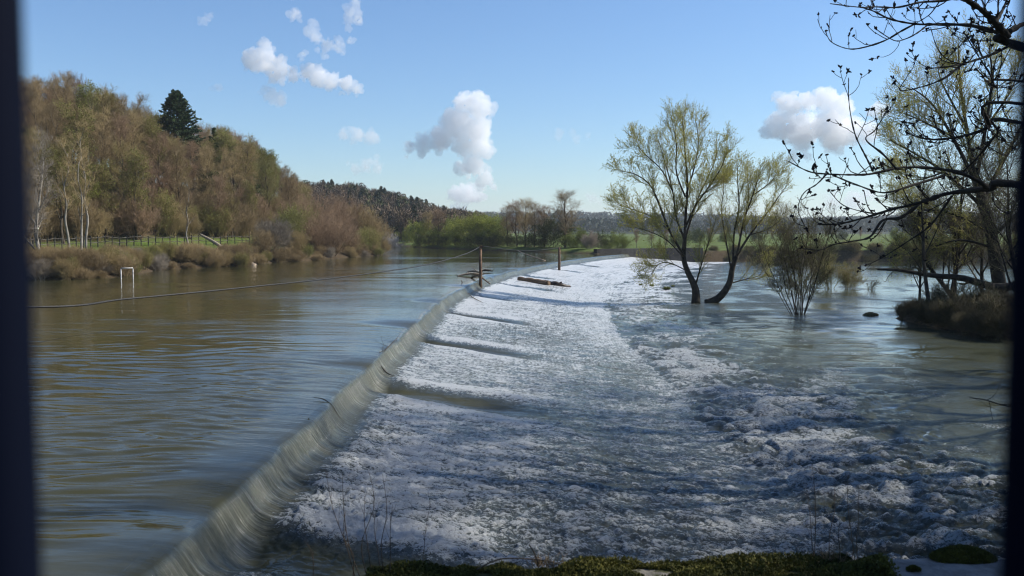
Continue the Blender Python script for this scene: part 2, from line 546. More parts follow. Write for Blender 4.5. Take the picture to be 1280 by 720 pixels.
    f_ap = np.interp(u2, [.14, .34, .7, 1.8, 3.2, 5, 7, 8.0, 8.4], [.06, .36, .67, .665, .635, .61, .60, .61, .61]) + .06 * lo + .10 * perlin(U * .45, Y * 3.4, 104) * keep(.3)
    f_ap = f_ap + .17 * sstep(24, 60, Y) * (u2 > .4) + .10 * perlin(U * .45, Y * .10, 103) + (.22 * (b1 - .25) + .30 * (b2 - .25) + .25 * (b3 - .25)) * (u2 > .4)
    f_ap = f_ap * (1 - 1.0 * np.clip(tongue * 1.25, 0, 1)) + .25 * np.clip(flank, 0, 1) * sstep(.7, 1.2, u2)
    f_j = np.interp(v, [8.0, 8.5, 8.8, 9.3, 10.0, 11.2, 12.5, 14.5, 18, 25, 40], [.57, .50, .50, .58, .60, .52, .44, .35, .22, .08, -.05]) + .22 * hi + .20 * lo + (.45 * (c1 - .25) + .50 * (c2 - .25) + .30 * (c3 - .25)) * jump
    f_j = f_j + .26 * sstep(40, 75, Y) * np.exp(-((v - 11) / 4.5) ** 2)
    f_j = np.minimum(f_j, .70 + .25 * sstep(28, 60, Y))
    f = np.where(v < 8.25, f_ap, f_j)
    f = np.where(U < -.2, 0, f)
    return z, f, fall, sstep(8.5, 12.5, v)


def water_mat():
    m, nt = new_mat('river_water'); N = NT(nt)
    geo = N.n('ShaderNodeNewGeometry'); P = geo.outputs['Position']
    foam = N.n('ShaderNodeAttribute', attribute_name='foam').outputs['Fac']
    fall = N.n('ShaderNodeAttribute', attribute_name='fall').outputs['Fac']
    fine = N.noise(N.scalevec(P, (.8, 1.3, 1)), 19, 6, .78, dist=.5)
    mid = N.noise(N.scalevec(P, (1, 1.4, 1)), 3.2, 4, .6, dist=.8)
    t = N.math('ADD', N.math('MULTIPLY', fine, .78), N.math('MULTIPLY', mid, .22))
    # threshold falls as the water gets foamier
    th = N.math('SUBTRACT', .785, N.math('MULTIPLY', foam, .50))
    hi = N.math('ADD', th, .085)
    mask = N.remap(t, th, hi)
    mask = N.math('MULTIPLY', mask, N.remap(foam, .0, .12))
    st = N.noise(N.scalevec(P, (.8, 22, .8)), 1.0, 6, .75)
    streak = N.math('MULTIPLY', fall, N.remap(st, .54, .74, 0, .55))
    murk_sky = N.mix(N.remap(N.noise(P, .08, 3), .35, .65), (.040, .039, .016), (.053, .050, .021))
    murk_sky = N.mix(N.remap(foam, .2, .6), murk_sky, (.060, .070, .066))  # grey-blue under foam: sky reflection put into the water colour
    silt = N.n('ShaderNodeAttribute', attribute_name='silt').outputs['Fac']
    murk_sky = N.mix(silt, murk_sky, (.058, .064, .042))
    body = N.mix(fall, murk_sky, N.mix(N.remap(st, .35, .65), (.045, .050, .034), (.135, .135, .100)))
    bs = N.noise(N.scalevec(P, (.5, 1.8, 1)), 1.6, 3, .6); bf = N.noise(N.scalevec(P, (.6, 2.0, 1)), 6.5, 4, .65)
    gust = N.remap(N.noise(N.scalevec(P, (.05, .09, 0)), 1.0, 3), .38, .62, .35, 1.15)
    h = N.math('ADD', N.math('MULTIPLY', bs, .020), N.math('MULTIPLY', bf, .0045))
    h = N.math('MULTIPLY', h, gust)
    h = N.math('ADD', h, N.math('MULTIPLY', N.math('MULTIPLY', fall, st), .03))
    h = N.math('ADD', h, N.math('MULTIPLY', N.math('MULTIPLY', N.remap(foam, .05, .5), fine), .05))
    b = N.n('ShaderNodeBump', ins={'Strength': 1.0, 'Distance': 1.0, 'Height': h})
    wt = N.n('ShaderNodeBsdfPrincipled', ins={'Base Color': body, 'Roughness': N.math('ADD', N.math('MULTIPLY', fall, .06), .025), 'IOR': 1.333, 'Normal': b.outputs[0]})
    hf = N.math('ADD', N.math('MULTIPLY', fine, .13), N.math('MULTIPLY', N.noise(P, 38, 4, .7), .04))
    b2 = N.n('ShaderNodeBump', ins={'Strength': 1.0, 'Distance': 1.0, 'Height': hf})
    fo = N.n('ShaderNodeBsdfPrincipled', ins={'Base Color': N.mix(N.remap(foam, .45, .90), (.34, .38, .39), (.64, .66, .66)), 'Roughness': .28, 'IOR': 1.33, 'Normal': b2.outputs[0]})  # thinner near froth darker and bluer, shade partly put into its colour
    fac = N.math('MAXIMUM', mask, streak)
    mx = N.n('ShaderNodeMixShader', ins={0: fac, 1: wt.outputs[0], 2: fo.outputs[0]})
    N.out(mx.outputs[0]); return m


WMAT = water_mat()


def water_part(name, us, ys, drop=0.0):
    U, Y = np.meshgrid(us, ys)
    dU, dY = np.meshgrid(np.gradient(us), np.gradient(ys))
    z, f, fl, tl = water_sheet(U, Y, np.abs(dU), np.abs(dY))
    X = crest_x(Y) + U
    mb = MB(); mb.add(np.stack([X, Y, z], -1).reshape(-1, 3), grid_faces(len(ys), len(us)))
    o = mb.build(name, WMAT); tag(o, kind='structure')
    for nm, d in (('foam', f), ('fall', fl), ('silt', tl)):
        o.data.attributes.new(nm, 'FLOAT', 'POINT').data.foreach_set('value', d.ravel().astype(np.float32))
    return o


def geo_axis(a, b, d0, grow):
    o = [a]; d = d0
    while (o[-1] < b) if b > a else (o[-1] > b):
        o.append(o[-1] + (d if b > a else -d)); d *= grow
    return np.array(o)


YS = rows(4.5, 128, .55, .022)
wu = np.concatenate([np.arange(-1.2, 1.8, .018), np.arange(1.8, 14.001, .027)])
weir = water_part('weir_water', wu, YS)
YR = np.concatenate([YS[::1], np.arange(YS[-1] + 5, 420, 5)])
# the river above the weir shares the weir sheet's edge, the tail water likewise
river = water_part('river', geo_axis(-1.2, -420, .03, 1.0085)[::-1], np.concatenate([np.arange(-20, 4.5, 1.0), YR]))
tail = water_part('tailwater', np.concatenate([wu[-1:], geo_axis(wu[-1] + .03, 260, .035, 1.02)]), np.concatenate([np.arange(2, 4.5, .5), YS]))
# ------------------------------------------------------------------ clouds: real volumes, kilometres out and above the haze
import bmesh


def cloud_mat(name, dens):
    m, nt = new_mat(name); N = NT(nt)
    v = N.n('ShaderNodeVolumePrincipled', ins={'Color': (1, 1, 1, 1), 'Density': dens, 'Anisotropy': 0.0})
    N.out(v.outputs[0], vol=True)
    return m


CLOUD_THICK = cloud_mat('cloud_thick', .017); CLOUD_MID = cloud_mat('cloud_mid', .009); CLOUD_THIN = cloud_mat('cloud_thin', .005)


def cloud(label, lumps, mat, seed, D=4200.0, group=None, amp=1.0, flat=False):
    rng = np.random.default_rng(seed)
    cx = sum(l[0] for l in lumps) / len(lumps); cyy = sum(l[1] for l in lumps) / len(lumps)
    C = far(cx, cyy, D); k = D / F
    bm = bmesh.new()
    for (x, y, r) in lumps:
        for j in range(4):
            rr = 1.14 * r * k * (1.0 if j == 0 else rng.uniform(.35, .62))
            off = np.zeros(3) if j == 0 else rng.normal(size=3) * r * k * .62
            p = far(x, y, D) - C + off + np.array([0, rng.normal() * r * k * .5, 0])
            r0 = bmesh.ops.create_icosphere(bm, subdivisions=2, radius=rr)
            for vtx in r0['verts']:
                vtx.co = vtx.co * 1.0 + Vector(p)
    me = bpy.data.meshes.new('cloud'); bm.to_mesh(me); bm.free()
    o = bpy.data.objects.new('cloud', me); COL.objects.link(o)
    md = o.modifiers.new('remesh', 'REMESH'); md.mode = 'VOXEL'; md.voxel_size = max(2.2 * k, 5.0) * .55
    dg = bpy.context.evaluated_depsgraph_get()
    nm = bpy.data.meshes.new_from_object(o.evaluated_get(dg))
    o.modifiers.clear(); o.data = nm; bpy.data.meshes.remove(me)
    n = len(nm.vertices)
    v = np.empty(n * 3, np.float32); nm.vertices.foreach_get('co', v); v = v.reshape(-1, 3).astype(float)
    nr = np.empty(n * 3, np.float32); nm.vertex_normals.foreach_get('vector', nr); nr = nr.reshape(-1, 3)
    s = 1 / (k * 13)
    d = 0; a = 1
    for i in range(4):
        d = d + a * (np.abs(perlin3(*(v * s * 2 ** i).T, seed + i)) - .22); a *= .56
    v = v + nr * (d * 13 * amp * k * .8)[:, None]
    nm.vertices.foreach_set('co', v.astype(np.float32).ravel()); nm.update()
    nm.materials.clear(); nm.materials.append(mat)
    o.location = C
    tag(o, label, 'cloud', group or 'white clouds in the blue sky')
    return o


cloud('long white cloud of joined puffs above the wooded hill', [(314, 75, 12), (330, 73, 14), (336, 64, 8), (347, 82, 11), (346, 93, 9), (366, 95, 8), (388, 90, 11), (398, 96, 11), (416, 101, 10), (434, 104, 9), (446, 112, 6)], CLOUD_THICK, 1)
cloud('small round white puff below the long cloud', [(338, 120, 9), (350, 125, 8), (331, 117, 5)], CLOUD_MID, 2)
cloud('hooked white wisp at the top of the sky', [(368, 16, 8), (390, 34, 8), (395, 46, 8), (410, 56, 8), (426, 57, 7), (437, 49, 5), (377, 71, 5)], CLOUD_MID, 3)
cloud('short upright white wisp touching the top edge of the picture', [(440, 16, 9), (436, 27, 6), (446, 6, 7)], CLOUD_MID, 4)
cloud('flat pale cloud left of the tall cloud', [(430, 170, 7), (447, 169, 9), (465, 172, 8)], CLOUD_MID, 5)
cloud('low flat cloud just above the far hilltop wood', [(443, 208, 5), (457, 205, 7), (471, 207, 6)], CLOUD_MID, 6)
cloud('tall towering white cumulus with grey underside above the weir', [(580, 127, 12), (597, 132, 15), (605, 140, 9), (570, 155, 19), (596, 163, 17), (552, 172, 15), (530, 181, 12), (512, 186, 7), (600, 186, 13), (580, 182, 14), (592, 206, 13), (575, 212, 8), (606, 222, 10)], CLOUD_THICK, 7)
cloud('rounded low cloud under the tall cumulus', [(583, 243, 12), (570, 244, 9), (598, 245, 8), (615, 232, 5)], CLOUD_THICK, 8, D=5000)
cloud('largest white cumulus with grey left flank between the willows', [(982, 132, 13), (1004, 127, 11), (1028, 126, 15), (1048, 136, 15), (975, 156, 17), (1000, 160, 19), (1033, 160, 20), (1062, 163, 18), (1088, 164, 13), (956, 166, 9), (1040, 178, 13), (1002, 178, 12)], CLOUD_THICK, 9)
cloud('faint thin streak of cloud left of the tall willow', [(700, 170, 5), (718, 170, 5), (735, 171, 4)], CLOUD_THIN, 10)
cloud('tiny cloud low over the distant ridge', [(740, 248, 6), (750, 251, 4)], CLOUD_MID, 11, D=5000)
cloud('pale low cloud behind the bare overhanging branches', [(1040, 252, 9), (1068, 250, 11), (1085, 245, 7)], CLOUD_MID, 12, D=5000)
cloud('faint little puff high over the wooded hill', [(254, 26, 6), (260, 22, 4)], CLOUD_THIN, 13)
cloud('faint speck of cloud beside the lone dark conifer', [(270, 108, 5), (276, 110, 3)], CLOUD_THIN, 14)
# ------------------------------------------------------------------ growing plants
def unit(a): return a / (np.linalg.norm(a, axis=-1, keepdims=True) + 1e-12)


def grow(rng, P, R, k, t=(.2, 1.0), ang=45, dang=12, length=1.0, taper=.5, nseg=4, wander=.15, trop=(0, 0, .1), rr=.6, rmin=.003, tip=.35, planar=None):
    """k children on every parent polyline; returns their points (m,nseg+1,3) and radii"""
    P = np.asarray(P, float); R = np.asarray(R, float)
    m, n, _ = P.shape
    tt = t[0] + (t[1] - t[0]) * ((np.arange(k)[None] + rng.random((m, k))) / k)
    x = tt * (n - 1); i0 = np.clip(np.floor(x).astype(int), 0, n - 2); fr = (x - i0)
    mi = np.arange(m)[:, None]
    A = P[mi, i0]; B = P[mi, i0 + 1]
    base = A + (B - A) * fr[..., None]
    T = unit(B - A)
    r = R[mi, i0] * (1 - fr) + R[mi, i0 + 1] * fr
    ref = np.where(np.abs(T[..., 2:3]) > .8, np.array([1.0, 0, 0]), np.array([0, 0, 1.0]))
    U = unit(np.cross(T, ref)); V = np.cross(T, U)
    phi = np.arange(k)[None] * 2.39996 + rng.random((m, 1)) * 6.283 + rng.normal(size=(m, k)) * .5
    if planar is not None:
        phi = np.where((np.arange(k) % 2 == 0)[None], 0.0, PI) + rng.normal(size=(m, k)) * planar
    a = np.radians(ang + dang * rng.normal(size=(m, k)))
    d = np.cos(a)[..., None] * T + np.sin(a)[..., None] * (np.cos(phi)[..., None] * U + np.sin(phi)[..., None] * V)
    Lp = length if np.ndim(length) == 0 else np.asarray(length)[:, None]
    L = Lp * (1 - taper * tt) * rng.uniform(.65, 1.3, (m, k))
    base = base.reshape(-1, 3); d = d.reshape(-1, 3); L = L.reshape(-1); r = r.reshape(-1)
    r0 = np.maximum(np.minimum(r * rr, r * .95), rmin)
    out = [base]; p = base
    tr = np.asarray(trop, float)
    for s in range(nseg):
        d = unit(d + wander * rng.normal(size=d.shape) + tr)
        p = p + d * (L / nseg)[:, None]
        out.append(p)
    Q = np.stack(out, 1)
    f = np.linspace(0, 1, nseg + 1)[None]
    RR = np.maximum(r0[:, None] * (1 - (1 - tip) * f), rmin * .6)
    return Q, RR


def poly(pts_, radii, n=None):
    """hand-set limb resampled to n smooth points"""
    p = np.asarray(pts_, float); r = np.asarray(radii, float)
    if n is None: n = max(6, len(p) * 3)
    k = np.arange(len(p)); x = np.linspace(0, len(p) - 1, n)
    i = np.clip(np.floor(x).astype(int), 0, len(p) - 2); f = (x - i)[:, None]
    p0 = p[np.maximum(i - 1, 0)]; p1 = p[i]; p2 = p[i + 1]; p3 = p[np.minimum(i + 2, len(p) - 1)]
    q = .5 * ((2 * p1) + (-p0 + p2) * f + (2 * p0 - 5 * p1 + 4 * p2 - p3) * f ** 2 + (-p0 + 3 * p1 - 3 * p2 + p3) * f ** 3)
    return q[None], np.interp(x, k, r)[None]


def along(rng, P, m, t0=.2):
    """m random points on the polylines, with directions"""
    a = rng.integers(0, P.shape[0], m); x = (t0 + (1 - t0) * rng.random(m)) * (P.shape[1] - 1)
    i = np.clip(x.astype(int), 0, P.shape[1] - 2); f = (x - i)[:, None]
    return P[a, i] * (1 - f) + P[a, i + 1] * f, unit(P[a, i + 1] - P[a, i])


# ---- plant materials
BARK = organic('bark_brown', (.045, .035, .025), (.12, .095, .065), 3.0, bump=.02, bscale=18)
BARK_DARK = organic('bark_dark', (.018, .015, .011), (.05, .042, .030), 4.0, bump=.012, bscale=40)
BARK_PALE = organic('bark_pale', (.15, .135, .105), (.31, .285, .24), 2.0, bump=.01, bscale=14)
TWIG = organic('twig_brown', (.195, .140, .070), (.31, .228, .118), 2.0, obj_var=.45, c3=(.25, .19, .085))
TWIG_OLIVE = organic('twig_olive', (.185, .145, .055), (.28, .225, .09), 2.0, obj_var=.4, c3=(.16, .155, .055))
TWIG_RED = organic('twig_red', (.185, .122, .072), (.285, .190, .115), 2.0, obj_var=.35)
TWIG_PALE = organic('twig_pale', (.19, .16, .12), (.29, .25, .20), 3.0)
TWIG_DARK = organic('twig_dark', (.020, .016, .012), (.050, .040, .028), 6.0)
BUD = organic('bud_green', (.15, .17, .035), (.24, .25, .06), 2.0, obj_var=.4, island=.6, transl=.3)
LEAF = organic('leaf_green', (.105, .135, .022), (.18, .215, .042), 1.5, obj_var=.4, island=.6, transl=.3)
LEAF_LIME = organic('leaf_lime', (.175, .205, .030), (.26, .28, .055), 1.5, obj_var=.3, island=.6, transl=.35)
LEAF_DARK = organic('leaf_dark', (.035, .048, .014), (.070, .090, .026), 1.5, obj_var=.3, island=.7, transl=.15)
NEEDLE = organic('needle', (.022, .048, .016), (.058, .098, .034), 1.2, obj_var=.4, island=.6, rough=.6)
BLOSSOM = organic('blossom', (.55, .50, .46), (.75, .70, .66), 3.0, island=.4, transl=.3)
WOOD = organic('weathered_wood', (.07, .045, .028), (.17, .115, .07), 5.0, bump=.01, bscale=30)
WOOD_PALE = organic('bleached_wood', (.19, .15, .11), (.33, .27, .20), 4.0, bump=.01, bscale=25)
WOOD_GREY = organic('grey_wood', (.05, .044, .036), (.11, .10, .08), 5.0)


def bare_tree(name, label, seed, H, W, twig, bark, leaf=None, nleaf=0, lsize=.09, dens=1.0, group=None, fork=.3, cat='tree', lean=0.0, trunk_r=None, up=.14):
    rng = np.random.default_rng(seed)
    root = thing(name, label, cat, group=group)
    tr = trunk_r or H * .016
    pts_ = [(0, 0, -.5)]
    lx, ly = 0, 0
    for i in range(1, 7):
        lx += rng.normal() * H * .012 + lean * H / 6; ly += rng.normal() * H * .012
        pts_.append((lx, ly, H * .88 * i / 6))
    P0, R0 = poly(pts_, np.linspace(tr, tr * .18, 7), 18)
    P1, R1 = grow(rng, P0, R0, int(15 * dens), (fork, .98), 42, 9, W * 1.05, .55, 7, .10, (0, 0, up), .55, .02)
    P2, R2 = grow(rng, P1, R1, 7, (.2, 1), 42, 12, W * .48, .45, 5, .16, (0, 0, up * .8), .55, .012)
    P3, R3 = grow(rng, P2, R2, 7, (.15, 1), 40, 14, W * .27, .4, 4, .2, (0, 0, up * .6), .6, .009)
    P4, R4 = grow(rng, P3, R3, int(6 * dens + .5), (.1, 1), 38, 14, W * .16, .35, 2, .2, (0, 0, up * .5), .7, .0075)
    mb = MB(); mb.tubes(P0, R0, 8); mb.tubes(P1, R1, 5); mb.build('trunk', bark, root)
    mb = MB(); mb.tubes(P2, R2, 4, cap=False); mb.tubes(P3, R3, 3, cap=False); mb.tubes(P4, R4, 3, cap=False)
    mats = [twig]
    if leaf:
        c, d = along(rng, P4, nleaf, .1); c = c + rng.normal(size=c.shape) * .03
        mb.leaves(c, lsize, rng, 1, .6, .2); mats.append(leaf)
    mb.build('crown', mats, root)
    return root


def bush(name, label, seed, H, W, twig, leaf=None, nleaf=0, lsize=.08, stems=16, group=None, cat='bush', k=(7, 6, 5), up=.12, rmin=.006, bark=None, sag=0, thin=1.0, tmax=46):
    rng = np.random.default_rng(seed)
    root = thing(name, label, cat, group=group)
    m = stems
    az = rng.random(m) * 6.283; tilt = np.radians(rng.uniform(4, tmax, m))
    d = np.stack([np.cos(az) * np.sin(tilt), np.sin(az) * np.sin(tilt) * 1.0, np.cos(tilt)], 1)
    p = np.stack([np.cos(az) * W * .10 * rng.random(m), np.sin(az) * W * .10 * rng.random(m), np.full(m, -.4)], 1)
    L = (H * .95 * (1 - .35 * (tilt / .8)))[:, None]
    P = [p]
    for i in range(7):
        d = unit(d + rng.normal(size=d.shape) * .09 + np.array([0, 0, up * .6 - sag * i * .02])); p = p + d * L / 7; P.append(p)
    P0 = np.stack(P, 1); R0 = np.linspace(1, .3, 8)[None] * (thin * H * rng.uniform(.006, .011, m))[:, None]
    P1, R1 = grow(rng, P0, R0, k[0], (.22, 1), 36, 10, W * .42, .45, 5, .14, (0, 0, up), .6, rmin * 1.4)
    P2, R2 = grow(rng, P1, R1, k[1], (.15, 1), 38, 12, W * .22, .4, 4, .18, (0, 0, up), .6, rmin * 1.1)
    P3, R3 = grow(rng, P2, R2, k[2], (.1, 1), 36, 12, W * .12, .35, 2, .2, (0, 0, up), .7, rmin)
    mb = MB(); mb.tubes(P0, R0, 5); mb.build('stem', bark or twig, root)
    mb = MB(); mb.tubes(P1, R1, 3, cap=False); mb.tubes(P2, R2, 3, cap=False); mb.tubes(P3, R3, 3, cap=False)
    mats = [twig]
    if leaf:
        q = np.concatenate([P3.reshape(-1, 3), P2.reshape(-1, 3)]); c = q[rng.integers(0, len(q), nleaf)] + rng.normal(size=(nleaf, 3)) * .05
        mb.leaves(c, lsize, rng, 1, .6, .1); mats.append(leaf)
    mb.build('crown', mats, root)
    return root


def conifer(name, label, seed, H, W, group=None, gap=.0, dens=1.0, needle=None, nsz=.2):
    rng = np.random.default_rng(seed)
    root = thing(name, label, 'conifer', group=group)
    P0, R0 = poly([(0, 0, -.5), (.02 * H * rng.normal() * .3, 0, H * .5), (0, 0, H)], [H * .016, H * .010, .015], 14)
    n = int(95 * dens)
    t = np.sort(.10 + .89 * rng.random(n)); z = t * H
    prof = np.interp(t, [.08, .2, .32, .5, .7, .86, .95, 1], [.62, .85, 1.0, .92, .66, .38, .2, .04]) * W * .5
    ln = prof * rng.uniform(.72, 1.18, n)
    az = rng.random(n) * 6.283
    el0 = np.interp(t, [0, .5, 1], [-.22, .10, .75])
    d = np.stack([np.cos(az) * np.cos(el0), np.sin(az) * np.cos(el0), np.sin(el0)], 1)
    p = np.stack([np.zeros(n), np.zeros(n), z], 1); P = [p]
    for i in range(6):
        d = unit(d + np.array([0, 0, -.07 + .045 * i]) + rng.normal(size=d.shape) * .05); p = p + d * (ln / 6)[:, None]; P.append(p)
    P1 = np.stack(P, 1); R1 = np.linspace(1, .25, 7)[None] * (.010 + .012 * ln)[:, None]
    P2, R2 = grow(rng, P1, R1, 10, (.12, 1), 52, 9, ln * .38, .45, 3, .1, (0, 0, -.06), .5, .006, planar=.3)
    mb = MB(); mb.tubes(P0, R0, 7); mb.tubes(P1, R1, 3, cap=False); mb.build('trunk', BARK, root)
    mb = MB(); mb.tubes(P2, R2, 3, cap=False)
    m = int(len(P2) * 13)
    c, d = along(rng, P2, m, .0)
    mb.leaves(c + rng.normal(size=c.shape) * .05, nsz, rng, 1, .42, -.05, d * 1.6)
    c, d = along(rng, P1, m // 5, .2)
    mb.leaves(c, nsz, rng, 1, .42, 0, d * 1.6)
    mb.build('crown', [TWIG_DARK, needle or NEEDLE], root)
    return root


def leafy_tree(name, label, seed, H, W, leaf, twig, bark, nleaf, lsize, group=None, fork=.12, clump=.35):
    """closed leafy crown made of many leaf clumps on real limbs"""
    rng = np.random.default_rng(seed)
    root = thing(name, label, 'tree', group=group)
    pts_ = [(0, 0, -.5)]; lx = ly = 0
    for i in range(1, 6):
        lx += rng.normal() * H * .012; ly += rng.normal() * H * .012; pts_.append((lx, ly, H * .85 * i / 5))
    P0, R0 = poly(pts_, np.linspace(H * .018, H * .004, 6), 15)
    P1, R1 = grow(rng, P0, R0, 16, (fork, 1), 52, 12, W * .55, .5, 6, .12, (0, 0, .10), .5, .02)
    P2, R2 = grow(rng, P1, R1, 7, (.25, 1), 45, 14, W * .26, .4, 4, .2, (0, 0, .05), .55, .012)
    P3, R3 = grow(rng, P2, R2, 5, (.2, 1), 45, 14, W * .14, .3, 3, .25, (0, 0, .0), .6, .007)
    mb = MB(); mb.tubes(P0, R0, 8); mb.tubes(P1, R1, 5, cap=False); mb.build('trunk', bark, root)
    mb = MB(); mb.tubes(P2, R2, 3, cap=False); mb.tubes(P3, R3, 3, cap=False)
    c, d = along(rng, P3, nleaf, .1)
    mb.leaves(c + rng.normal(size=c.shape) * clump * W * .06, lsize, rng, 1, .65, .1)
    mb.build('crown', [twig, leaf], root)
    return root
# ------------------------------------------------------------------ the wooded hill on the left bank
RN = np.random.default_rng(2024)
G_HILL = 'trees on the wooded left hillside'
protos = []
for i, (tw, bk, lf, nl) in enumerate([(TWIG, BARK, None, 0), (TWIG, BARK_PALE, None, 0), (TWIG_OLIVE, BARK, BUD, 2600), (TWIG_OLIVE, BARK, None, 0),
                                      (TWIG_RED, BARK, None, 0), (TWIG, BARK, BUD, 900), (TWIG_OLIVE, BARK, LEAF_LIME, 5200)]):
    lab = ['bare brown tree in the leafless wood on the left hillside', 'bare brown tree with pale trunk in the hillside wood', 'olive brown tree with opening buds in the hillside wood',
           'bare olive toned tree in the hillside wood', 'bare reddish brown tree in the hillside wood', 'brown tree with a few green buds in the hillside wood',
           'fresh green leafing tree among brown ones on the hillside'][i]
    protos.append([bare_tree('hillside_tree', lab, 100 + i, 9.5, 2.9, tw, bk, lf, nl, .13, group=G_HILL, fork=.22), lab, False])


def put(pr, x, y, sc, rz=None, group=None, z=None, tilt=True):
    rz = RN.random() * 6.28 if rz is None else rz
    z = gz(x, y) if z is None else z
    s3 = (sc * RN.uniform(.88, 1.15), sc * RN.uniform(.88, 1.15), sc)
    if not pr[2]:
        pr[2] = True; return place(pr[0], (x, y, z), rz, s3)
    return dup(pr[0], (x, y, z), rz, s3, pr[1], group)


cnt = 0
spots = []
tries = 0
while len(spots) < 285 and tries < 30000:
    tries += 1
    px = RN.uniform(-130, 452); Y = float(np.interp(px, [-200, 30, 150, 240, 300, 385, 430, 478], [50, 59, 62, 74, 82, 93, 103, 116])) + RN.uniform(9, 72)
    x = (px - 640) / F * Y
    s = float(sdf(np.array([x]), np.array([Y]), LEFT_LAND)[0])
    if s < 10: continue
    mind = 2.35
    if any((x - a) ** 2 + (Y - b) ** 2 < mind ** 2 for a, b in spots): continue
    spots.append((x, Y)); px_s = px
    wts = np.array([.33, .12, .09, .16, .19, .08, .03])
    i = RN.choice(7, p=wts)
    sc = RN.uniform(.72, 1.12) * (0.85 if s < 14 else 1.0)
    lim = np.interp(px, [-130, 0, 30, 100, 150, 192, 205, 242, 255, 290, 330, 370, 400, 452], [60, 80, 88, 92, 106, 132, 168, 172, 150, 153, 184, 218, 232, 262]) + RN.uniform(0, 13)
    sc = min(sc, (far(px, lim, Y)[2] - gz(x, Y)) / 9.9)
    if sc < .38: spots.pop(); continue
    put(protos[i], x, Y, sc)
print('hill trees', len(spots))

# lone dark conifer on the skyline and the smaller one beside it
Yc = 112
p = far(222, 195, Yc)
cf = conifer('conifer', 'lone tall dark green conifer rising above the bare hillside trees', 7, 12.2, 6.4, nsz=.34, dens=2.6)
place(cf, (p[0], Yc, far(222, 114, Yc)[2] - 12.2))
p = far(268, 180, 116)
cf2 = conifer('conifer', 'narrow ivy green conifer just right of the lone tall one', 8, 7.5, 2.6, needle=organic('needle_mid', (.035, .050, .014), (.06, .085, .022), 1.5, island=.6), nsz=.25)
place(cf2, (p[0], 116, far(268, 160, 116)[2] - 7.5))

# ivy-green evergreen undergrowth trees within the hill wood
ivy = [leafy_tree('ivy_tree', 'dark ivy covered tree half hidden in the brown hillside wood', 31, 7.5, 3.6, LEAF_DARK, TWIG_OLIVE, BARK, 5200, .16, group='ivy covered trees in the hillside wood'), 'dark ivy covered tree half hidden in the brown hillside wood', False]
for px, Y, sc in ((262, 100, .8), (318, 108, .75), (215, 98, .6)):
    x = (px - 640) / F * Y; put(ivy, x, Y, sc)

# bank-side bushes on the left shore
G_BK = 'bushes along the left river bank'
bk = [[bush('bank_bush', 'tangled bare brown bush on the left river bank', 51, 3.2, 3.4, TWIG, stems=22, group=G_BK), 'tangled bare brown bush on the left river bank', False],
      [bush('bank_bush', 'olive green budding bush on the left river bank', 52, 3.4, 3.6, TWIG_OLIVE, BUD, 3800, .085, stems=20, group=G_BK), 'olive green budding bush on the left river bank', False],
      [bush('bank_bush', 'dusky reddish bare bush on the left river bank', 53, 4.2, 4.2, TWIG_RED, stems=22, group=G_BK), 'dusky reddish bare bush on the left river bank', False],
      [bush('bank_bush', 'pale grey twiggy bush on the left river bank', 54, 2.8, 3.2, TWIG_PALE, stems=18, group=G_BK), 'pale grey twiggy bush on the left river bank', False],
      [bush('bank_bush', 'low brown bramble tangle at the edge of the left bank', 55, 1.7, 3.6, TWIG, stems=26, group=G_BK, sag=2.2), 'low brown bramble tangle at the edge of the left bank', False]]


def bank_pt(px, sd_):
    """a place on the left bank in image column px, sd_ metres in from the water's edge"""
    a = (px - 640) / F
    ys = np.linspace(46, 140, 1900); d = sdf(a * ys, ys, LEFT_LAND)
    i = int(np.argmax(d > sd_)) if (d > sd_).any() else int(np.argmax(d)); return a * ys[i], ys[i]


for px, sd_, k, sc in ((20, 1.2, 4, .9), (48, .9, 4, .8), (64, 1.2, 4, .7), (80, 1.0, 4, .8), (96, 1.0, 4, .7), (112, .8, 4, .7), (132, 1.0, 4, .7), (60, 2.6, 4, .6), (95, 2.8, 4, .5), (140, 2.4, 4, .6), (118, 2.2, 4, .55), (34, 2.2, 4, .7), (176, 1.6, 1, .42), (190, 1.2, 1, .5), (208, 1.4, 1, .52), (160, 1.2, 4, .6),
                       (226, 1.0, 4, .75), (236, 2.0, 4, .6), (246, 1.0, 4, .8), (266, 1.2, 4, .7), (276, .8, 4, .6), (285, 2.0, 4, .6), (310, 2.2, 4, .6), (328, 1.2, 0, .85), (338, 2.4, 3, 1.15), (350, 1.6, 3, 1.2), (362, 3.5, 1, 1.35), (372, 1.2, 0, .8), (380, 4.5, 1, 1.3),
                       (398, 1.6, 2, 1.05), (412, 1.0, 2, 1.15), (424, 2.0, 2, 1.1), (440, 1.2, 0, .8), (452, 1.0, 1, .9), (464, .8, 1, .95), (474, 1.2, 4, .9), (405, 6, 2, 1.5), (430, 7, 2, 1.55), (450, 7, 0, 1.7), (470, 4, 0, 1.3),
                       (300, 1.0, 4, .8), (155, 2.6, 4, .5)):
    x, y = bank_pt(px, sd_); put(bk[k], x, y, sc)
for j in range(125):
    px = RN.uniform(14, 478); x, y = bank_pt(px, RN.uniform(-.35, 1.7)); put(bk[int(RN.choice([4, 4, 0, 0, 3, 1]))], x, y, RN.uniform(.22, .5))
# taller leafless scrub at the foot of the wood, behind the grass strip
for j in range(70):
    px = RN.uniform(-60, 400); x, y = bank_pt(px, RN.uniform(10.5, 14)); put(bk[int(RN.choice([0, 0, 2, 1, 0]))], x, y, RN.uniform(.8, 1.35))

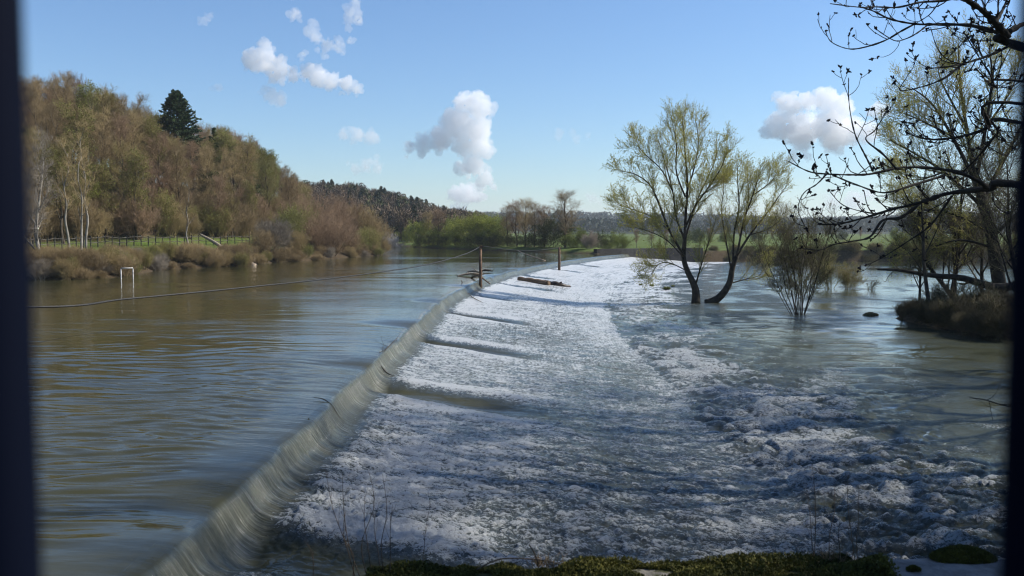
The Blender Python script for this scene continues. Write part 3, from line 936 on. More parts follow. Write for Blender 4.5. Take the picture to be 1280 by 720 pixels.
# birches and pale-stemmed trees by the water
G_BI = 'slender pale stemmed trees by the left water edge'
birch = bare_tree('birch', 'slender birch with white stem left of the white frame', 61, 9.2, 1.7, TWIG, BARK_PALE, fork=.35, dens=.55, trunk_r=.10)
x, y = bank_pt(108, 3.2); place(birch, (x, y, gz(x, y)), 1.0, (1, 1, 1.05))
x, y = bank_pt(100, 2.2); dup(birch, (x, y, gz(x, y)), 2.6, (.9, .9, .85), 'thin birch leaning beside the taller white birch on the bank')
x, y = bank_pt(236, 2.0); dup(birch, (x, y, gz(x, y)), 4.1, (.95, .95, .75), 'short birch standing just left of the fallen trunk')
gnarl = bare_tree('lichen_tree', 'pale lichen covered tree at the far left of the bank', 63, 8.4, 2.6, TWIG_PALE, BARK_PALE, fork=.12, dens=.7, trunk_r=.14, lean=.02)
x, y = bank_pt(46, 1.4); place(gnarl, (x, y, gz(x, y)), .4)
x, y = bank_pt(28, 1.2); dup(gnarl, (x, y, gz(x, y)), 2.2, .9, 'pale twiggy tree beside the lichen tree against the dark railing bar')
x, y = bank_pt(88, 6); dup(birch, (x, y, gz(x, y)), 5.0, (1.1, 1.1, .95), 'grey stemmed birch behind the two birches on the grass strip')

# fallen trunk
ft = thing('fallen_trunk', 'bleached fallen tree trunk sliding down the left bank into water', 'fallen tree')
A = far(250, 293, 84.5); B = on(318, 333, -.1)
P0, R0 = poly([A, A * .72 + B * .28 + np.array([0, 0, .05]), A * .35 + B * .65 + np.array([0, 0, -.12]), B], [.10, .16, .20, .30], 14)
mb = MB(); mb.tubes(P0, R0, 9); mb.build('trunk', WOOD_PALE, ft)
rng = np.random.default_rng(5)
P1, R1 = grow(rng, P0, R0, 9, (.35, .98), 40, 20, 1.7, .2, 5, .2, (0, 0, -.05), .35, .02)
P2, R2 = grow(rng, P1, R1, 4, (.2, 1), 40, 15, .7, .3, 3, .2, (0, 0, -.05), .5, .012)
mb = MB(); mb.tubes(P1, R1, 5); mb.tubes(P2, R2, 3); mb.build('branches', WOOD_PALE, ft)
for q in ft.children: pass

# white frame standing in the river
fr = thing('metal_frame', 'small white rectangular frame standing in shallow river by the bank', 'frame')
l = on(151.5, 349, 0); r = on(166.5, 348.5, 0)
hgt = far(151.5, 336, l[1])[2]
WHITE = organic('white_paint', (.30, .29, .27), (.58, .57, .54), 5.0, rough=.6, obj_var=0)
for q in (l, r):
    mb = MB(); mb.tubes([(q[0], q[1], -1.2), (q[0], q[1], hgt)], [.035, .035], 8); mb.build('post', WHITE, fr)
mb = MB(); mb.box(((l[0] + r[0]) / 2, (l[1] + r[1]) / 2, hgt + .035), (abs(r[0] - l[0]) + .16, .10, .07), math.atan2(r[1] - l[1], r[0] - l[0])); mb.build('top_bar', WHITE, fr)

# post-and-rail fence along the grass strip
fn = thing('wooden_fence', 'low dark post and rail fence along the grass strip', 'fence')
prev = None
fpx = list(range(24, 344, 9))
for px in fpx:
    x, y = bank_pt(px, 7.6); z = gz(x, y)
    mb = MB(); mb.box((x, y, z + .35), (.09, .09, 1.25), .3); mb.build('post', WOOD_GREY, fn, smooth=False)
    if prev:
        for hz in (.42, .82):
            mb = MB(); mb.tubes([(prev[0], prev[1] - .07, prev[2] + hz), (x, y - .07, z + hz)], [.032, .032], 5); mb.build('rail', WOOD_GREY, fn)
    prev = (x, y, z)

# ------------------------------------------------------------------ far bank
G_FB = 'trees on the far river bank'
fb_bare = [[bare_tree('bank_tree', 'tall bare grey brown tree on the far bank', 71, 11, 3.4, TWIG, BARK, group=G_FB, fork=.2, dens=1.0), 'tall bare grey brown tree on the far bank', False],
           [bare_tree('bank_tree', 'bare reddish tree on the far bank', 72, 10, 3.1, TWIG_RED, BARK, group=G_FB, fork=.2), 'bare reddish tree on the far bank', False]]
fb_leaf = [[leafy_tree('leafy_tree', 'rounded yellow green leafing willow on the far bank', 73, 6.5, 11, LEAF_LIME, TWIG_OLIVE, BARK, 11000, .19, group=G_FB, fork=.0), 'rounded yellow green leafing willow on the far bank', False],
           [leafy_tree('leafy_tree', 'bushy mid green tree on the far bank', 74, 5.5, 9.5, LEAF, TWIG_OLIVE, BARK, 11000, .17, group=G_FB, fork=.0), 'bushy mid green tree on the far bank', False],
           [leafy_tree('leafy_tree', 'dark green hedge tree on the far bank', 75, 4.5, 9.5, LEAF_DARK, TWIG_OLIVE, BARK, 11000, .17, group=G_FB, fork=.0), 'dark green hedge tree on the far bank', False]]


def fb(pr, px, Y, top, wid=1.0):
    """stand pr in image column px at range Y so that its top reaches image row top"""
    x = (px - 640) / F * Y; z = gz(x, Y)
    shore = np.interp(px, [516, 560, 620, 690, 745, 800, 860], [169, 154, 139, 126.6, 121, 131, 135])
    if 515 < px < 850: Y = min(Y, shore + 3.0 + max(0.0, Y - shore - 3) * .35)
    x = (px - 640) / F * Y; z = gz(x, Y)
    if pr[3] >= 73: z -= .30 * (far(px, top, Y)[2] - z)
    h = far(px, top, Y)[2] - z
    src = pr[0]; H0 = pr[4]
    s = h / H0
    if not pr[2]:
        pr[2] = True; return place(src, (x, Y, z), RN.random() * 6.28, (s * wid, s * wid, s))
    return dup(src, (x, Y, z), RN.random() * 6.28, (s * wid, s * wid, s), pr[1])


for q, sd_ in zip(fb_bare + fb_leaf, (71, 72, 73, 74, 75)): q.append(sd_); q.append(max(float(np.percentile([v_.co.z for v_ in c_.data.vertices], 99.7)) for c_ in q[0].children))
for px, Y, top, wid, pr in ((524, 168, 275, 1, fb_leaf[0]), (536, 172, 264, 1.5, fb_bare[0]), (548, 168, 261, 1.6, fb_bare[1]), (556, 172, 270, 1, fb_leaf[1]), (570, 164, 276, 1, fb_leaf[0]), (583, 160, 270, 1, fb_leaf[0]), (597, 156, 266, 1.0, fb_leaf[0]), (610, 154, 267, 1, fb_leaf[0]),
                            (620, 154, 272, 1, fb_leaf[1]), (634, 150, 256, 1.4, fb_bare[0]), (646, 147, 250, 1.4, fb_bare[1]), (657, 145, 247, 1.4, fb_bare[0]), (668, 143, 252, 1.4, fb_bare[0]), (680, 142, 256, 1.4, fb_bare[1]), (706, 137, 237, 1.75, fb_bare[0]), (692, 142, 268, 1, fb_leaf[2]),
                            (719, 136, 282, 1.1, fb_leaf[1]), (732, 137, 286, 1, fb_leaf[1]), (748, 139, 288, 1, fb_leaf[2]), (762, 141, 287, 1, fb_leaf[1]), (778, 142, 289, 1, fb_leaf[1]), (795, 143, 286, 1, fb_bare[1]), (814, 144, 284, 1, fb_bare[0]), (832, 146, 285, 1, fb_bare[1]),
                            (848, 150, 287, 1, fb_leaf[2]), (605, 149, 290, 1.2, fb_leaf[2]), (622, 147, 290, 1.2, fb_leaf[2]), (640, 145, 292, 1.2, fb_leaf[2]), (660, 142, 290, 1.2, fb_leaf[2]), (676, 140, 294, 1.2, fb_leaf[2]), (590, 153, 292, 1.2, fb_leaf[2]), (574, 158, 293, 1.2, fb_leaf[2]),
                            (556, 162, 292, 1.2, fb_leaf[2]), (540, 165, 291, 1.2, fb_leaf[2]), (526, 170, 292, 1, fb_leaf[1]), (508, 205, 277, 1, fb_bare[1]), (500, 208, 283, 1, fb_bare[1]), (484, 215, 280, 1, fb_bare[0]), (512, 190, 288, 1, fb_leaf[0])):
    fb(pr, px, Y, top, wid)
# hedge line and scattered trees across the far right meadow
for px, Y, top, wid, pr in ((870, 185, 283, 1, fb_leaf[2]), (885, 190, 285, 1, fb_bare[1]), (905, 195, 287, 1, fb_leaf[1]), (925, 205, 283, 1, fb_bare[1]), (945, 210, 286, 1, fb_leaf[2]), (965, 215, 287, 1, fb_bare[0]), (985, 215, 288, 1, fb_leaf[2]),
                            (1010, 235, 284, 1, fb_bare[1]), (1032, 240, 286, 1, fb_bare[0]), (1052, 240, 288, 1, fb_leaf[2]), (1075, 245, 285, 1, fb_bare[1]), (1098, 240, 284, 1, fb_bare[0]), (1120, 235, 283, 1, fb_leaf[1]), (1142, 230, 280, 1, fb_bare[1]), (1165, 225, 278, 1, fb_bare[0]),
                            (1190, 220, 276, 1, fb_bare[1]), (1215, 215, 276, 1, fb_leaf[2]), (1240, 210, 274, 1, fb_bare[0]), (1268, 205, 274, 1, fb_bare[1]), (1300, 200, 272, 1, fb_bare[0])):
    fb(pr, px, Y, top, wid)

# dark scrub along the far right bank
scr = [bush('bank_scrub', 'low dark scrub lining the far right bank', 91, 1.9, 4.2, TWIG_OLIVE, LEAF_DARK, 1800, .13, stems=20, group='scrub along the far right bank'), 'low dark scrub lining the far right bank', False]
for j in range(44):
    x = 31 + j * 1.75 + RN.uniform(-.7, .7); ys = np.linspace(112, 146, 400); d_ = sdf(np.full(400, x), ys, FAR_LAND); y = float(ys[int(np.argmax(d_ > RN.uniform(-.3, 1.2)))])
    put(scr, x, y, RN.uniform(.45, .85), z=gz(x, y) - .5)
# blossoming tree and pale bush on the far bank
bl = bush('blossom_tree', 'white blossoming small tree at the river bend', 81, 5.0, 4.6, TWIG_PALE, BLOSSOM, 5000, .13, stems=16, cat='tree')
p = on(491, 307, .3); place(bl, (p[0], p[1] - 2, gz(p[0], p[1] - 2)), 0, .95)
bl2 = bush('pale_bush', 'small pale pinkish bush at the far end of the weir', 82, 2.4, 3.0, organic('twig_blush', (.26, .20, .15), (.36, .30, .24), 3), BLOSSOM, 350, .06, stems=16)
x = (705 + 32 - 640) / F * 125.5; place(bl2, (x, 125.5, gz(x, 125.5)), 0, (.95, .95, 1.0))
small_con = [conifer('conifer', 'small dark conifer by the blossoming tree at the river bend', 83, 7, 2.8, nsz=.28), None, False]
x = (502 - 640) / F * 212; place(small_con[0], (x, 212, gz(x, 212)), 0, .85)
x = (511 - 640) / F * 216; dup(small_con[0], (x, 216, gz(x, 216)), 2, .8, 'second small dark conifer, right of its twin by the blossom tree')

# dark retaining wall at the weir's far end
rw = MB()
wp = [(11.5, 121.3), (13.8, 122.9), (22, 129.2), (28, 131.4)]
for a, b in zip(wp[:-1], wp[1:]):
    L = math.hypot(b[0] - a[0], b[1] - a[1]); rw.box(((a[0] + b[0]) / 2, (a[1] + b[1]) / 2, -.6), (L + .3, .7, 2.5), math.atan2(b[1] - a[1], b[0] - a[0]))
DSTONE = organic('dark_stone', (.022, .021, .020), (.06, .055, .05), 1.5, bump=.05, bscale=4)
tag(rw.build('retaining_wall', DSTONE, smooth=False), 'low dark stone retaining wall at the far end of the weir', 'wall')

# ------------------------------------------------------------------ masses of far woodland
def far_wood(name, seed, n, gen, cmix, sizes, detail, wc):
    rng = np.random.default_rng(seed); mb = MB(); k = 0
    tries = 0
    while k < n and tries < n * 60:
        tries += 1
        q = gen(rng)
        if q is None: continue
        x, y = q; z = gz(x, y)
        if z < .4: continue
        kind = int(rng.choice(3, p=cmix(x, y)))
        H = rng.uniform(*sizes) * (.98 if kind == 1 else 1); m = detail
        if kind == 1:
            t = rng.random(m) ** .7; a = rng.random(m) * 6.283; r = (1 - t) * H * .24 * np.sqrt(rng.random(m)) * 1.15 + .1
            c = np.stack([x + np.cos(a) * r, y + np.sin(a) * r, z + H * (.12 + .9 * t)], 1); sz = H * .10
            D = np.stack([np.cos(a), np.sin(a), np.full(m, -.3)], 1); mb.leaves(c, sz, rng, 1, .6, 0, D)
            mb.tubes([(x, y, z), (x, y, z + H)], [H * .02, .03], 3, 0)
        else:
            d = unit(rng.normal(size=(m, 3))); d[:, 2] = np.abs(d[:, 2]) * 1.1 - .15
            rad = rng.random(m) ** .45 * H * (.36 if detail > 100 else .62)
            c = np.array([x, y, z + H * (.52 if detail > 100 else .3)]) + d * rad[:, None] * np.array([1, 1, 1.25]); mb.leaves(c, H * ((.13 if kind == 0 else .11) if detail > 100 else .30), rng, 0 if kind == 0 else 2, (.22 if kind == 0 else .5) if detail > 100 else .8, .4, d * .8)
            if detail > 100: mb.tubes([(x, y, z), (x, y, z + H * .7)], [H * .018, .04], 3, 0)
        k += 1
    o = mb.build(name, [TWIG_RED if False else organic(name + '_twigs', *wc[0], .03, island=.6), organic(name + '_needles', *wc[1], .05, island=.6), organic(name + '_leaves', *wc[2], .05, island=.5)])
    return o


def gen_hill2(rng):
    px = rng.uniform(250, 640); Y = rng.uniform(205, 360)
    x = (px - 640) / F * Y
    if px > 545 and rng.random() < (px - 545) / 70: return None
    return x, Y


fw = far_wood('hillside_wood', 11, 700, gen_hill2, lambda x, y: ([.66, .22, .12] if (395 < apx(x, y) < 560 and y > 245) else [.88, .06, .06]), (5.5, 9.0), 260, (((.075, .054, .034), (.135, .098, .062)), ((.010, .022, .010), (.026, .042, .018)), ((.045, .055, .018), (.08, .09, .03))))
tag(fw, 'brown wood with dark conifers on the second hill across the river', 'woodland', kind='stuff')


def gen_ridge(rng):
    px = rng.uniform(380, 1420); Y = rng.uniform(640, 1600)
    x = (px - 640) / F * Y
    if perlin(np.array([x * .004]), np.array([Y * .008]), 5)[0] < -.12: return None
    return x, Y


fw = far_wood('ridge_wood', 12, 3600, gen_ridge, lambda x, y: [.45, .15, .40], (8, 12), 40, (((.020, .028, .022), (.030, .036, .028)), ((.012, .024, .018), (.020, .034, .024)), ((.018, .032, .022), (.028, .042, .026))))
tag(fw, 'blue grey woodland covering the distant ridge on the horizon', 'woodland', kind='stuff')
# ------------------------------------------------------------------ the two willows standing in the water
def limb(rng, base_Y, pxs, rad, spread=1.5, ph=None):
    """a limb surveyed from the photograph, with its own depth wander"""
    n = len(pxs); s = rng.uniform(-1, 1) * spread if ph is None else ph
    Ys = base_Y + s * np.linspace(0, 1, n) ** 1.2
    return poly([far(x, y, Yk) for (x, y), Yk in zip(pxs, Ys)], rad, 14)


C5K = [.055]


def C5(*a): return [(740 + x / 2.481, 110 + (y + max(0, 480 - y) * C5K[0]) / 2.481) for x, y in a]


def willow(name, label, seed, Y0, trunk, trad, limbs, ks, lens, twig, leaf, nleaf, lsize, rmin=.0055, bark=None, loc=None, tang=33, spread=1.6):
    rng = np.random.default_rng(seed)
    C = far(*trunk[0], Y0)
    root = thing(name, label, 'tree', tuple(C))
    PT, RT_ = limb(rng, Y0, trunk, trad, .3)
    mb = MB(); mb.tubes(PT - C, RT_, 10)
    Ls = []
    for pxs, r0, ph in limbs:
        P, R = limb(rng, Y0, pxs, np.linspace(r0 * .85, max(.015, r0 * .16), len(pxs)), spread, ph)
        Ls.append((P, R)); mb.tubes(P - C, R, 6)
    mb.build('trunk', bark or BARK_DARK, root)
    P0 = np.concatenate([p for p, r in Ls]); R0 = np.concatenate([r for p, r in Ls])
    P1, R1 = grow(rng, P0, R0, ks[0], (.15, 1), tang, 9, lens[0], .45, 6, .09, (0, 0, .13), .55, rmin * 2)
    P2, R2 = grow(rng, P1, R1, ks[1], (.12, 1), 34, 11, lens[1], .4, 4, .13, (0, 0, .10), .6, rmin * 1.3)
    P3, R3 = grow(rng, P2, R2, ks[2], (.1, 1), 32, 12, lens[2], .3, 3, .15, (0, 0, .06), .65, rmin)
    mb = MB(); mb.tubes(P1 - C, R1, 4, cap=False); mb.tubes(P2 - C, R2, 3, cap=False); mb.tubes(P3 - C, R3, 3, cap=False)
    c, d = along(rng, P3, nleaf, .1)
    hi = perlin3(*(c * .5).T, 3) > -.25
    c = c[hi] + rng.normal(size=(hi.sum(), 3)) * .02 - C
    mb.leaves(c, lsize, rng, 1, .45, .15, d[hi] * .8)
    mb.build('crown', [twig, leaf], root)
    return root


TWIG_WIL = organic('twig_willow', (.21, .18, .065), (.31, .265, .10), 2.0, obj_var=.1)
BUD_WIL = organic('bud_willow', (.34, .34, .075), (.46, .44, .12), .6, obj_var=.1, island=.5, transl=.45)
YW = float(on(872, 379, TAIL)[1])
willow('willow', 'tall willow in thin yellow green leaf standing in the flooded water', 201, YW,
       C5((322, 668), (320, 620), (296, 568), (284, 525), (288, 470)), [.30, .22, .17, .15, .12],
       [(C5((286, 500), (290, 400), (296, 300), (290, 200), (284, 120), (280, 62)), .12, .3), (C5((285, 520), (240, 440), (205, 345), (180, 290), (135, 255), (92, 245)), .10, -1.6), (C5((288, 470), (262, 400), (250, 310), (225, 210), (205, 140)), .09, 1.8),
        (C5((288, 470), (305, 410), (330, 330), (370, 240), (398, 150)), .09, 1.4), (C5((290, 430), (320, 360), (360, 300), (400, 235), (425, 165)), .08, -1.5), (C5((322, 610), (340, 545), (368, 460), (384, 400)), .07, -.8),
        (C5((296, 568), (240, 542), (205, 548), (182, 580)), .05, .6), (C5((240, 440), (185, 395), (130, 372), (78, 355)), .06, 1.6), (C5((290, 330), (262, 250), (262, 160), (250, 90)), .07, -2.0), (C5((292, 320), (318, 230), (330, 150), (322, 80)), .07, 2.2),
        (C5((284, 525), (230, 470), (170, 440), (130, 430)), .05, -1.2), (C5((250, 310), (215, 240), (165, 190), (140, 160)), .05, -.6), (C5((330, 330), (372, 300), (412, 270)), .04, .8)],
       (13, 9, 7), (1.65, .85, .46), TWIG_WIL, BUD_WIL, 62000, .066)
C5K[0] = .16
willow('willow', 'second willow leaning right from the water beside the taller willow', 202, YW + .6,
       C5((352, 668), (392, 652), (425, 608), (436, 555), (450, 520)), [.26, .24, .20, .17, .14],
       [(C5((438, 550), (440, 450), (456, 350), (452, 260), (452, 195)), .09, .8), (C5((450, 520), (470, 405), (498, 305), (520, 225)), .09, -1.0), (C5((452, 515), (490, 450), (530, 390), (570, 325), (602, 270)), .10, 1.2),
        (C5((432, 565), (412, 450), (402, 360), (410, 280)), .07, -1.5), (C5((428, 606), (480, 592), (520, 580), (542, 545)), .06, 1.2), (C5((470, 405), (485, 310), (482, 230)), .06, 1.6), (C5((490, 450), (545, 430), (590, 390)), .05, -.9), (C5((498, 305), (550, 260), (575, 220)), .05, .9)],
       (13, 9, 6), (1.45, .78, .43), TWIG_WIL, BUD_WIL, 22000, .06)

# shrubs and tufts standing in the tail water
def in_water(px, py): return on(px, py, TAIL)


p = in_water(1001, 393)
TWIG_SH = organic('twig_shrub', (.055, .046, .024), (.10, .085, .042), 2.0, obj_var=.2)
sh = bush('willow_shrub', 'dark many stemmed willow shrub standing alone in the water', 211, 6.2, 3.6, TWIG_SH, organic('bud_shrub', (.10, .105, .03), (.16, .16, .05), 1, island=.5, transl=.3), 5200, .07, stems=17, cat='shrub', bark=BARK_DARK, rmin=.007, k=(9, 7, 5), thin=.6, tmax=33)
place(sh, tuple(p), 0, (.95, .95, 1.04))
rng = np.random.default_rng(3)
for px, py, h, lab in ((1039, 361, 3.0, 'rounded greenish shrub in the water behind the dark willow shrub'), (1060, 361, 2.3, 'smaller yellowish shrub just right of the rounded water shrub')):
    p = in_water(px, py)
    b = bush('water_shrub', lab, 212 + px, h, h * .95, TWIG_OLIVE, BUD, 1500, .06, stems=14, cat='shrub'); place(b, tuple(p))
p = in_water(1086, 362)
b = bush('twig_clump', 'small dark twig clump leaning right in the open water', 219, 1.2, 1.4, TWIG_SH, stems=9, cat='shrub', k=(4, 3, 3)); place(b, tuple(p)); b.rotation_euler = (0, .5, 0)


def tuft(label, px, py, h, seed, group=None):
    rng = np.random.default_rng(seed); p = in_water(px, py); n = 150
    a = rng.random(n) * 6.283; t = rng.uniform(.1, 1.1, n)
    d = np.stack([np.cos(a) * np.sin(t), np.sin(a) * np.sin(t), np.cos(t)], 1)
    b0 = np.stack([np.cos(a), np.sin(a), np.full(n, -.3)], 1) * h * .3
    mid = b0 + d * h * .6; end = mid + (d + np.array([0, 0, -.5])) * h * .4
    mb = MB(); mb.tubes(np.stack([b0, mid, end], 1), np.broadcast_to(np.array([[.02, .015, .004]]), (n, 3)), 3)
    o = mb.build('grass_tuft', LEAF); o.location = tuple(p); tag(o, label, 'grass tuft', group)


tuft('largest of the grass tufts poking out near the leaning willows', 833.5, 362, .34, 1, 'grass tufts in the tail water')
tuft('middle grass tuft poking out left of the tall willow', 815, 357.5, .22, 2, 'grass tufts in the tail water')
tuft('tiny leftmost grass tuft in the bright water', 801, 356.5, .16, 3, 'grass tufts in the tail water')
tuft('tiny grass tuft in the water above the largest tuft', 841, 358, .16, 4, 'grass tufts in the tail water')

# ------------------------------------------------------------------ big willow and its company on the right island
YB = float(on(1251, 388, -.9)[1])


def C7(*a): return [(960 + x / 3.131, 200 + y / 3.131) for x, y in a]


willow('big_willow', 'large spreading willow in early leaf on the right island', 221, YB,
       [(1256, 392), (1252, 372), (1246, 335), (1240, 296), (1228, 250), (1218, 218)], [.46, .36, .33, .30, .26, .2],
       [([(1222, 232), (1190, 170), (1165, 130), (1140, 110)], .13, -1.6), ([(1218, 218), (1208, 160), (1200, 100), (1198, 55)], .14, .8), ([(1220, 225), (1232, 160), (1240, 100), (1236, 60)], .13, -1.2), ([(1228, 250), (1260, 190), (1290, 130), (1300, 80)], .14, 1.2),
        ([(1232, 262), (1180, 215), (1140, 190), (1112, 175)], .12, 1.5), ([(1238, 290), (1185, 265), (1150, 262), (1118, 250)], .10, -1.8), ([(1240, 296), (1290, 250), (1330, 210)], .14, .5), ([(1242, 310), (1200, 300), (1165, 310), (1140, 325)], .09, .8),
        ([(1208, 160), (1178, 105), (1172, 80)], .08, 1.9), ([(1232, 160), (1265, 110), (1275, 70)], .08, 2.2), ([(1246, 335), (1290, 310), (1330, 300)], .1, -.8), ([(1190, 170), (1150, 150), (1125, 140)], .07, -2.4), ([(1180, 215), (1145, 225), (1118, 215)], .06, 2.4)],
       (15, 9, 7), (1.9, .9, .48), TWIG_WIL, BUD_WIL, 80000, .06, bark=BARK_DARK, spread=2.4)
willow('thin_tree', 'slim dark trunked tree rising from the island beside the large willow', 222, YB - 1.0,
       [(1163, 398), (1160, 372), (1155, 330), (1154, 290)], [.12, .10, .085, .07],
       [([(1154, 290), (1152, 250), (1158, 205)], .06, .4), ([(1154, 300), (1140, 270), (1128, 245)], .04, -.7), ([(1155, 320), (1172, 285), (1182, 250)], .04, .7), ([(1157, 345), (1138, 318), (1122, 305)], .03, .5)],
       (8, 6, 5), (1.1, .6, .35), TWIG_SH, BUD_WIL, 1800, .06, bark=BARK_DARK, spread=1.0)
willow('thin_tree', 'dark trunk leaning left between the slim trunk and the large willow', 223, YB + 1.4,
       [(1202, 392), (1188, 368), (1168, 342), (1152, 322)], [.14, .12, .10, .08],
       [([(1168, 342), (1150, 300), (1142, 270)], .05, .8), ([(1188, 368), (1196, 320), (1200, 280)], .06, -.6), ([(1178, 355), (1180, 310), (1172, 280)], .05, .5)],
       (8, 6, 5), (1.1, .6, .35), TWIG_SH, BUD_WIL, 1500, .06, bark=BARK_DARK, spread=1.0)
for i_, (px, dY, H_, sd_, lab) in enumerate(((1196, 2.5, 9.0, 401, 'dense twiggy tree behind the large willow on the right island'), (1272, -1.5, 8.5, 402, 'dense dark tree at the right edge beside the large willow'), (1228, 3.5, 7.5, 403, 'low bushy tree between the two dense trees on the island'), (1150, 2.0, 5.0, 404, 'small twiggy tree at the left end of the right island'))):
    t_ = bare_tree('island_tree', lab, sd_, H_, 3.2, TWIG_SH, BARK_DARK, LEAF, 1500, .07, fork=.12, dens=.9)
    x_ = (px - 640) / F * (YB + dY); place(t_, (x_, YB + dY, -1.0))
lg = thing('leaning_log', 'dark fallen bough reaching left over the water from the island', 'log')
P0, R0 = limb(np.random.default_rng(1), YB - .5, C7((1010, 480), (900, 500), (760, 462), (640, 452), (520, 432), (428, 428)), [.24, .22, .16, .12, .08, .05], 0, .4)
mb = MB(); mb.tubes(P0, R0, 8); mb.build('trunk', BARK_DARK, lg)
P1, R1 = grow(np.random.default_rng(4), P0, R0, 9, (.2, 1), 50, 15, 1.4, .4, 5, .2, (0, 0, .0), .4, .015)
P2, R2 = grow(np.random.default_rng(5), P1, R1, 5, (.2, 1), 40, 15, .6, .3, 3, .2, (0, 0, .0), .5, .008)
mb = MB(); mb.tubes(P1, R1, 4); mb.tubes(P2, R2, 3); mb.build('branches', TWIG_SH, lg)
isl = [bush('island_bramble', 'dark bramble tangle at the foot of the large willow', 231, 1.6, 3.2, TWIG_SH, stems=26, cat='bush', sag=2.0, group='brambles on the right island'), 'dark bramble tangle at the foot of the large willow', False]
for px, py, sc in ((1138, 394, .4), (1158, 400, .45), (1176, 404, .55), (1196, 405, .5), (1215, 408, .65), (1240, 412, .6), (1262, 410, .8), (1222, 398, .7), (1182, 396, .5), (1205, 412, .4), (1230, 416, .5), (1252, 418, .55), (1150, 394, .5), (1244, 400, .8)):
    q = on(px, py, -1.15); put(isl, q[0], q[1], sc, z=-1.1)
thk = [bush('island_thicket', 'upright dark twig thicket on the right island shore', 232, 2.0, 1.6, TWIG_SH, LEAF_DARK, 350, .06, stems=15, cat='bush', tmax=34, thin=.7, group='twig thickets on the right island'), 'upright dark twig thicket on the right island shore', False]
for px, py, sc in ((1128, 399, .45), (1146, 402, .6), (1160, 404, .8), (1178, 407, .55), (1192, 409, .9), (1208, 412, .6), (1224, 415, 1.0), (1238, 417, .7), (1252, 419, 1.05), (1266, 418, 1.1), (1186, 400, 1.1), (1216, 404, 1.2)):
    q = on(px, py, -1.3); put(thk, q[0], q[1], sc, z=-1.25)
# mound stone and snag at its tip
st = MB()
bmm = bmesh.new(); bmesh.ops.create_icosphere(bmm, subdivisions=3, radius=.5)
vv = np.array([v_.co for v_ in bmm.verts]); ff = np.array([[v_.index for v_ in f_.verts] for f_ in bmm.faces]); bmm.free()
vv = vv * (1 + .35 * perlin3(*(vv * 2.5).T, 4))[:, None] * np.array([.8, .4, .3])
st.add(vv, None, ff); so_ = st.build('mossy_stump', organic('moss_stump', (.08, .075, .03), (.15, .12, .06), 6, bump=.05, bscale=12)); q = in_water(1088, 394)
so_.location = (q[0], q[1], TAIL + .02); tag(so_, 'small tan stump awash left of the dark island', 'stump')

# ------------------------------------------------------------------ overhanging ash branches, close to the viewer on the right
rng = np.random.default_rng(77)
ash = thing('ash_tree', 'bare dark ash tree whose budded branches hang in from the right', 'tree')
YA = 9.6
tx = 8.6
PT, RT_ = poly([(tx + .25, YA, 1.2), (tx + .1, YA, 3.0), (tx, YA, 4.6), (tx + .15, YA + .1, 7), (tx - .1, YA, 10), (tx, YA, 12.5)], [.30, .25, .22, .16, .1, .03], 18)


def C6(*a): return [(960 + x / 3.272, y / 3.272) for x, y in a]


def ashlimb(pxs, r0, r1, y0=0.0, y1=0.0, start=None):
    Ys = YA + np.linspace(y0, y1, len(pxs))
    P = [far(x, y, k) for (x, y), k in zip(pxs, Ys)]
    r = list(np.geomspace(r0, r1, len(P)))
    if start is not None: P = [start] + P; r = [r0 * 1.35] + r
    return poly(P, r, 5 * len(P))


U0 = np.array([tx, YA, 4.3]); L0 = np.array([tx, YA, 3.2])
AL = []
a = ashlimb(C6((1047, 195), (980, 145), (930, 95), (880, 45), (800, -10), (700, -90)), .050, .018, 0, -.6, U0); AL.append(a)
AL.append(ashlimb(C6((975, 145), (900, 122), (815, 103), (700, 100), (600, 98), (500, 78), (430, 45), (375, 28)), .030, .007, 0, .8))
AL.append(ashlimb(C6((600, 98), (540, 130), (480, 165), (400, 192), (330, 200), (260, 172), (235, 128)), .013, .004, .5, .2))
AL.append(ashlimb(C6((655, 100), (610, 135), (560, 160), (515, 165), (440, 118)), .010, .004, .3, -.3))
AL.append(ashlimb(C6((880, 45), (800, -5), (690, 5), (620, 10), (530, 30), (440, 28), (380, 30), (255, 15)), .020, .005, -.2, -1.0))
AL.append(ashlimb(C6((700, 8), (660, 60), (600, 98)), .007, .004, -.6, -.3))
AL.append(ashlimb(C6((1010, 175), (920, 220), (850, 245), (780, 265), (720, 275), (645, 280)), .020, .006, 0, -.8))
AL.append(ashlimb(C6((790, 265), (720, 320), (630, 355), (540, 370), (565, 320)), .013, .004, -.5, -.9))
AL.append(ashlimb(C6((930, 95), (960, 40), (985, -20)), .025, .012, 0, .4))
AL.append(ashlimb(C6((985, 130), (1040, 100), (1090, 90)), .03, .02, 0, .4))
b = ashlimb(C7((1002, 100), (870, 112), (700, 132), (600, 165), (480, 195), (380, 225), (280, 250), (200, 252)), .040, .007, 0, .4, L0); AL.append(b)
AL.append(ashlimb(C7((860, 112), (820, 80), (740, 48), (640, 32), (520, 30), (400, 55), (320, 58), (230, 55), (160, 45), (80, 5)), .027, .005, 0, -1.2))
AL.append(ashlimb(C7((690, 60), (560, 100), (450, 128), (330, 90), (260, 62)), .014, .005, -.6, -1.4))
AL.append(ashlimb(C7((600, 165), (520, 225), (450, 235), (400, 300), (330, 318), (260, 330), (200, 352), (130, 345)), .022, .004, .3, -.5))
AL.append(ashlimb(C7((720, 140), (640, 250), (560, 310), (450, 380), (380, 415)), .016, .004, .1, .9))
AL.append(ashlimb(C7((480, 195), (420, 210), (300, 180), (240, 120)), .009, .004, .3, .9))
AL.append(ashlimb(C7((230, 55), (190, 95), (140, 130), (118, 195), (150, 270)), .007, .0035, -1.1, -1.4))
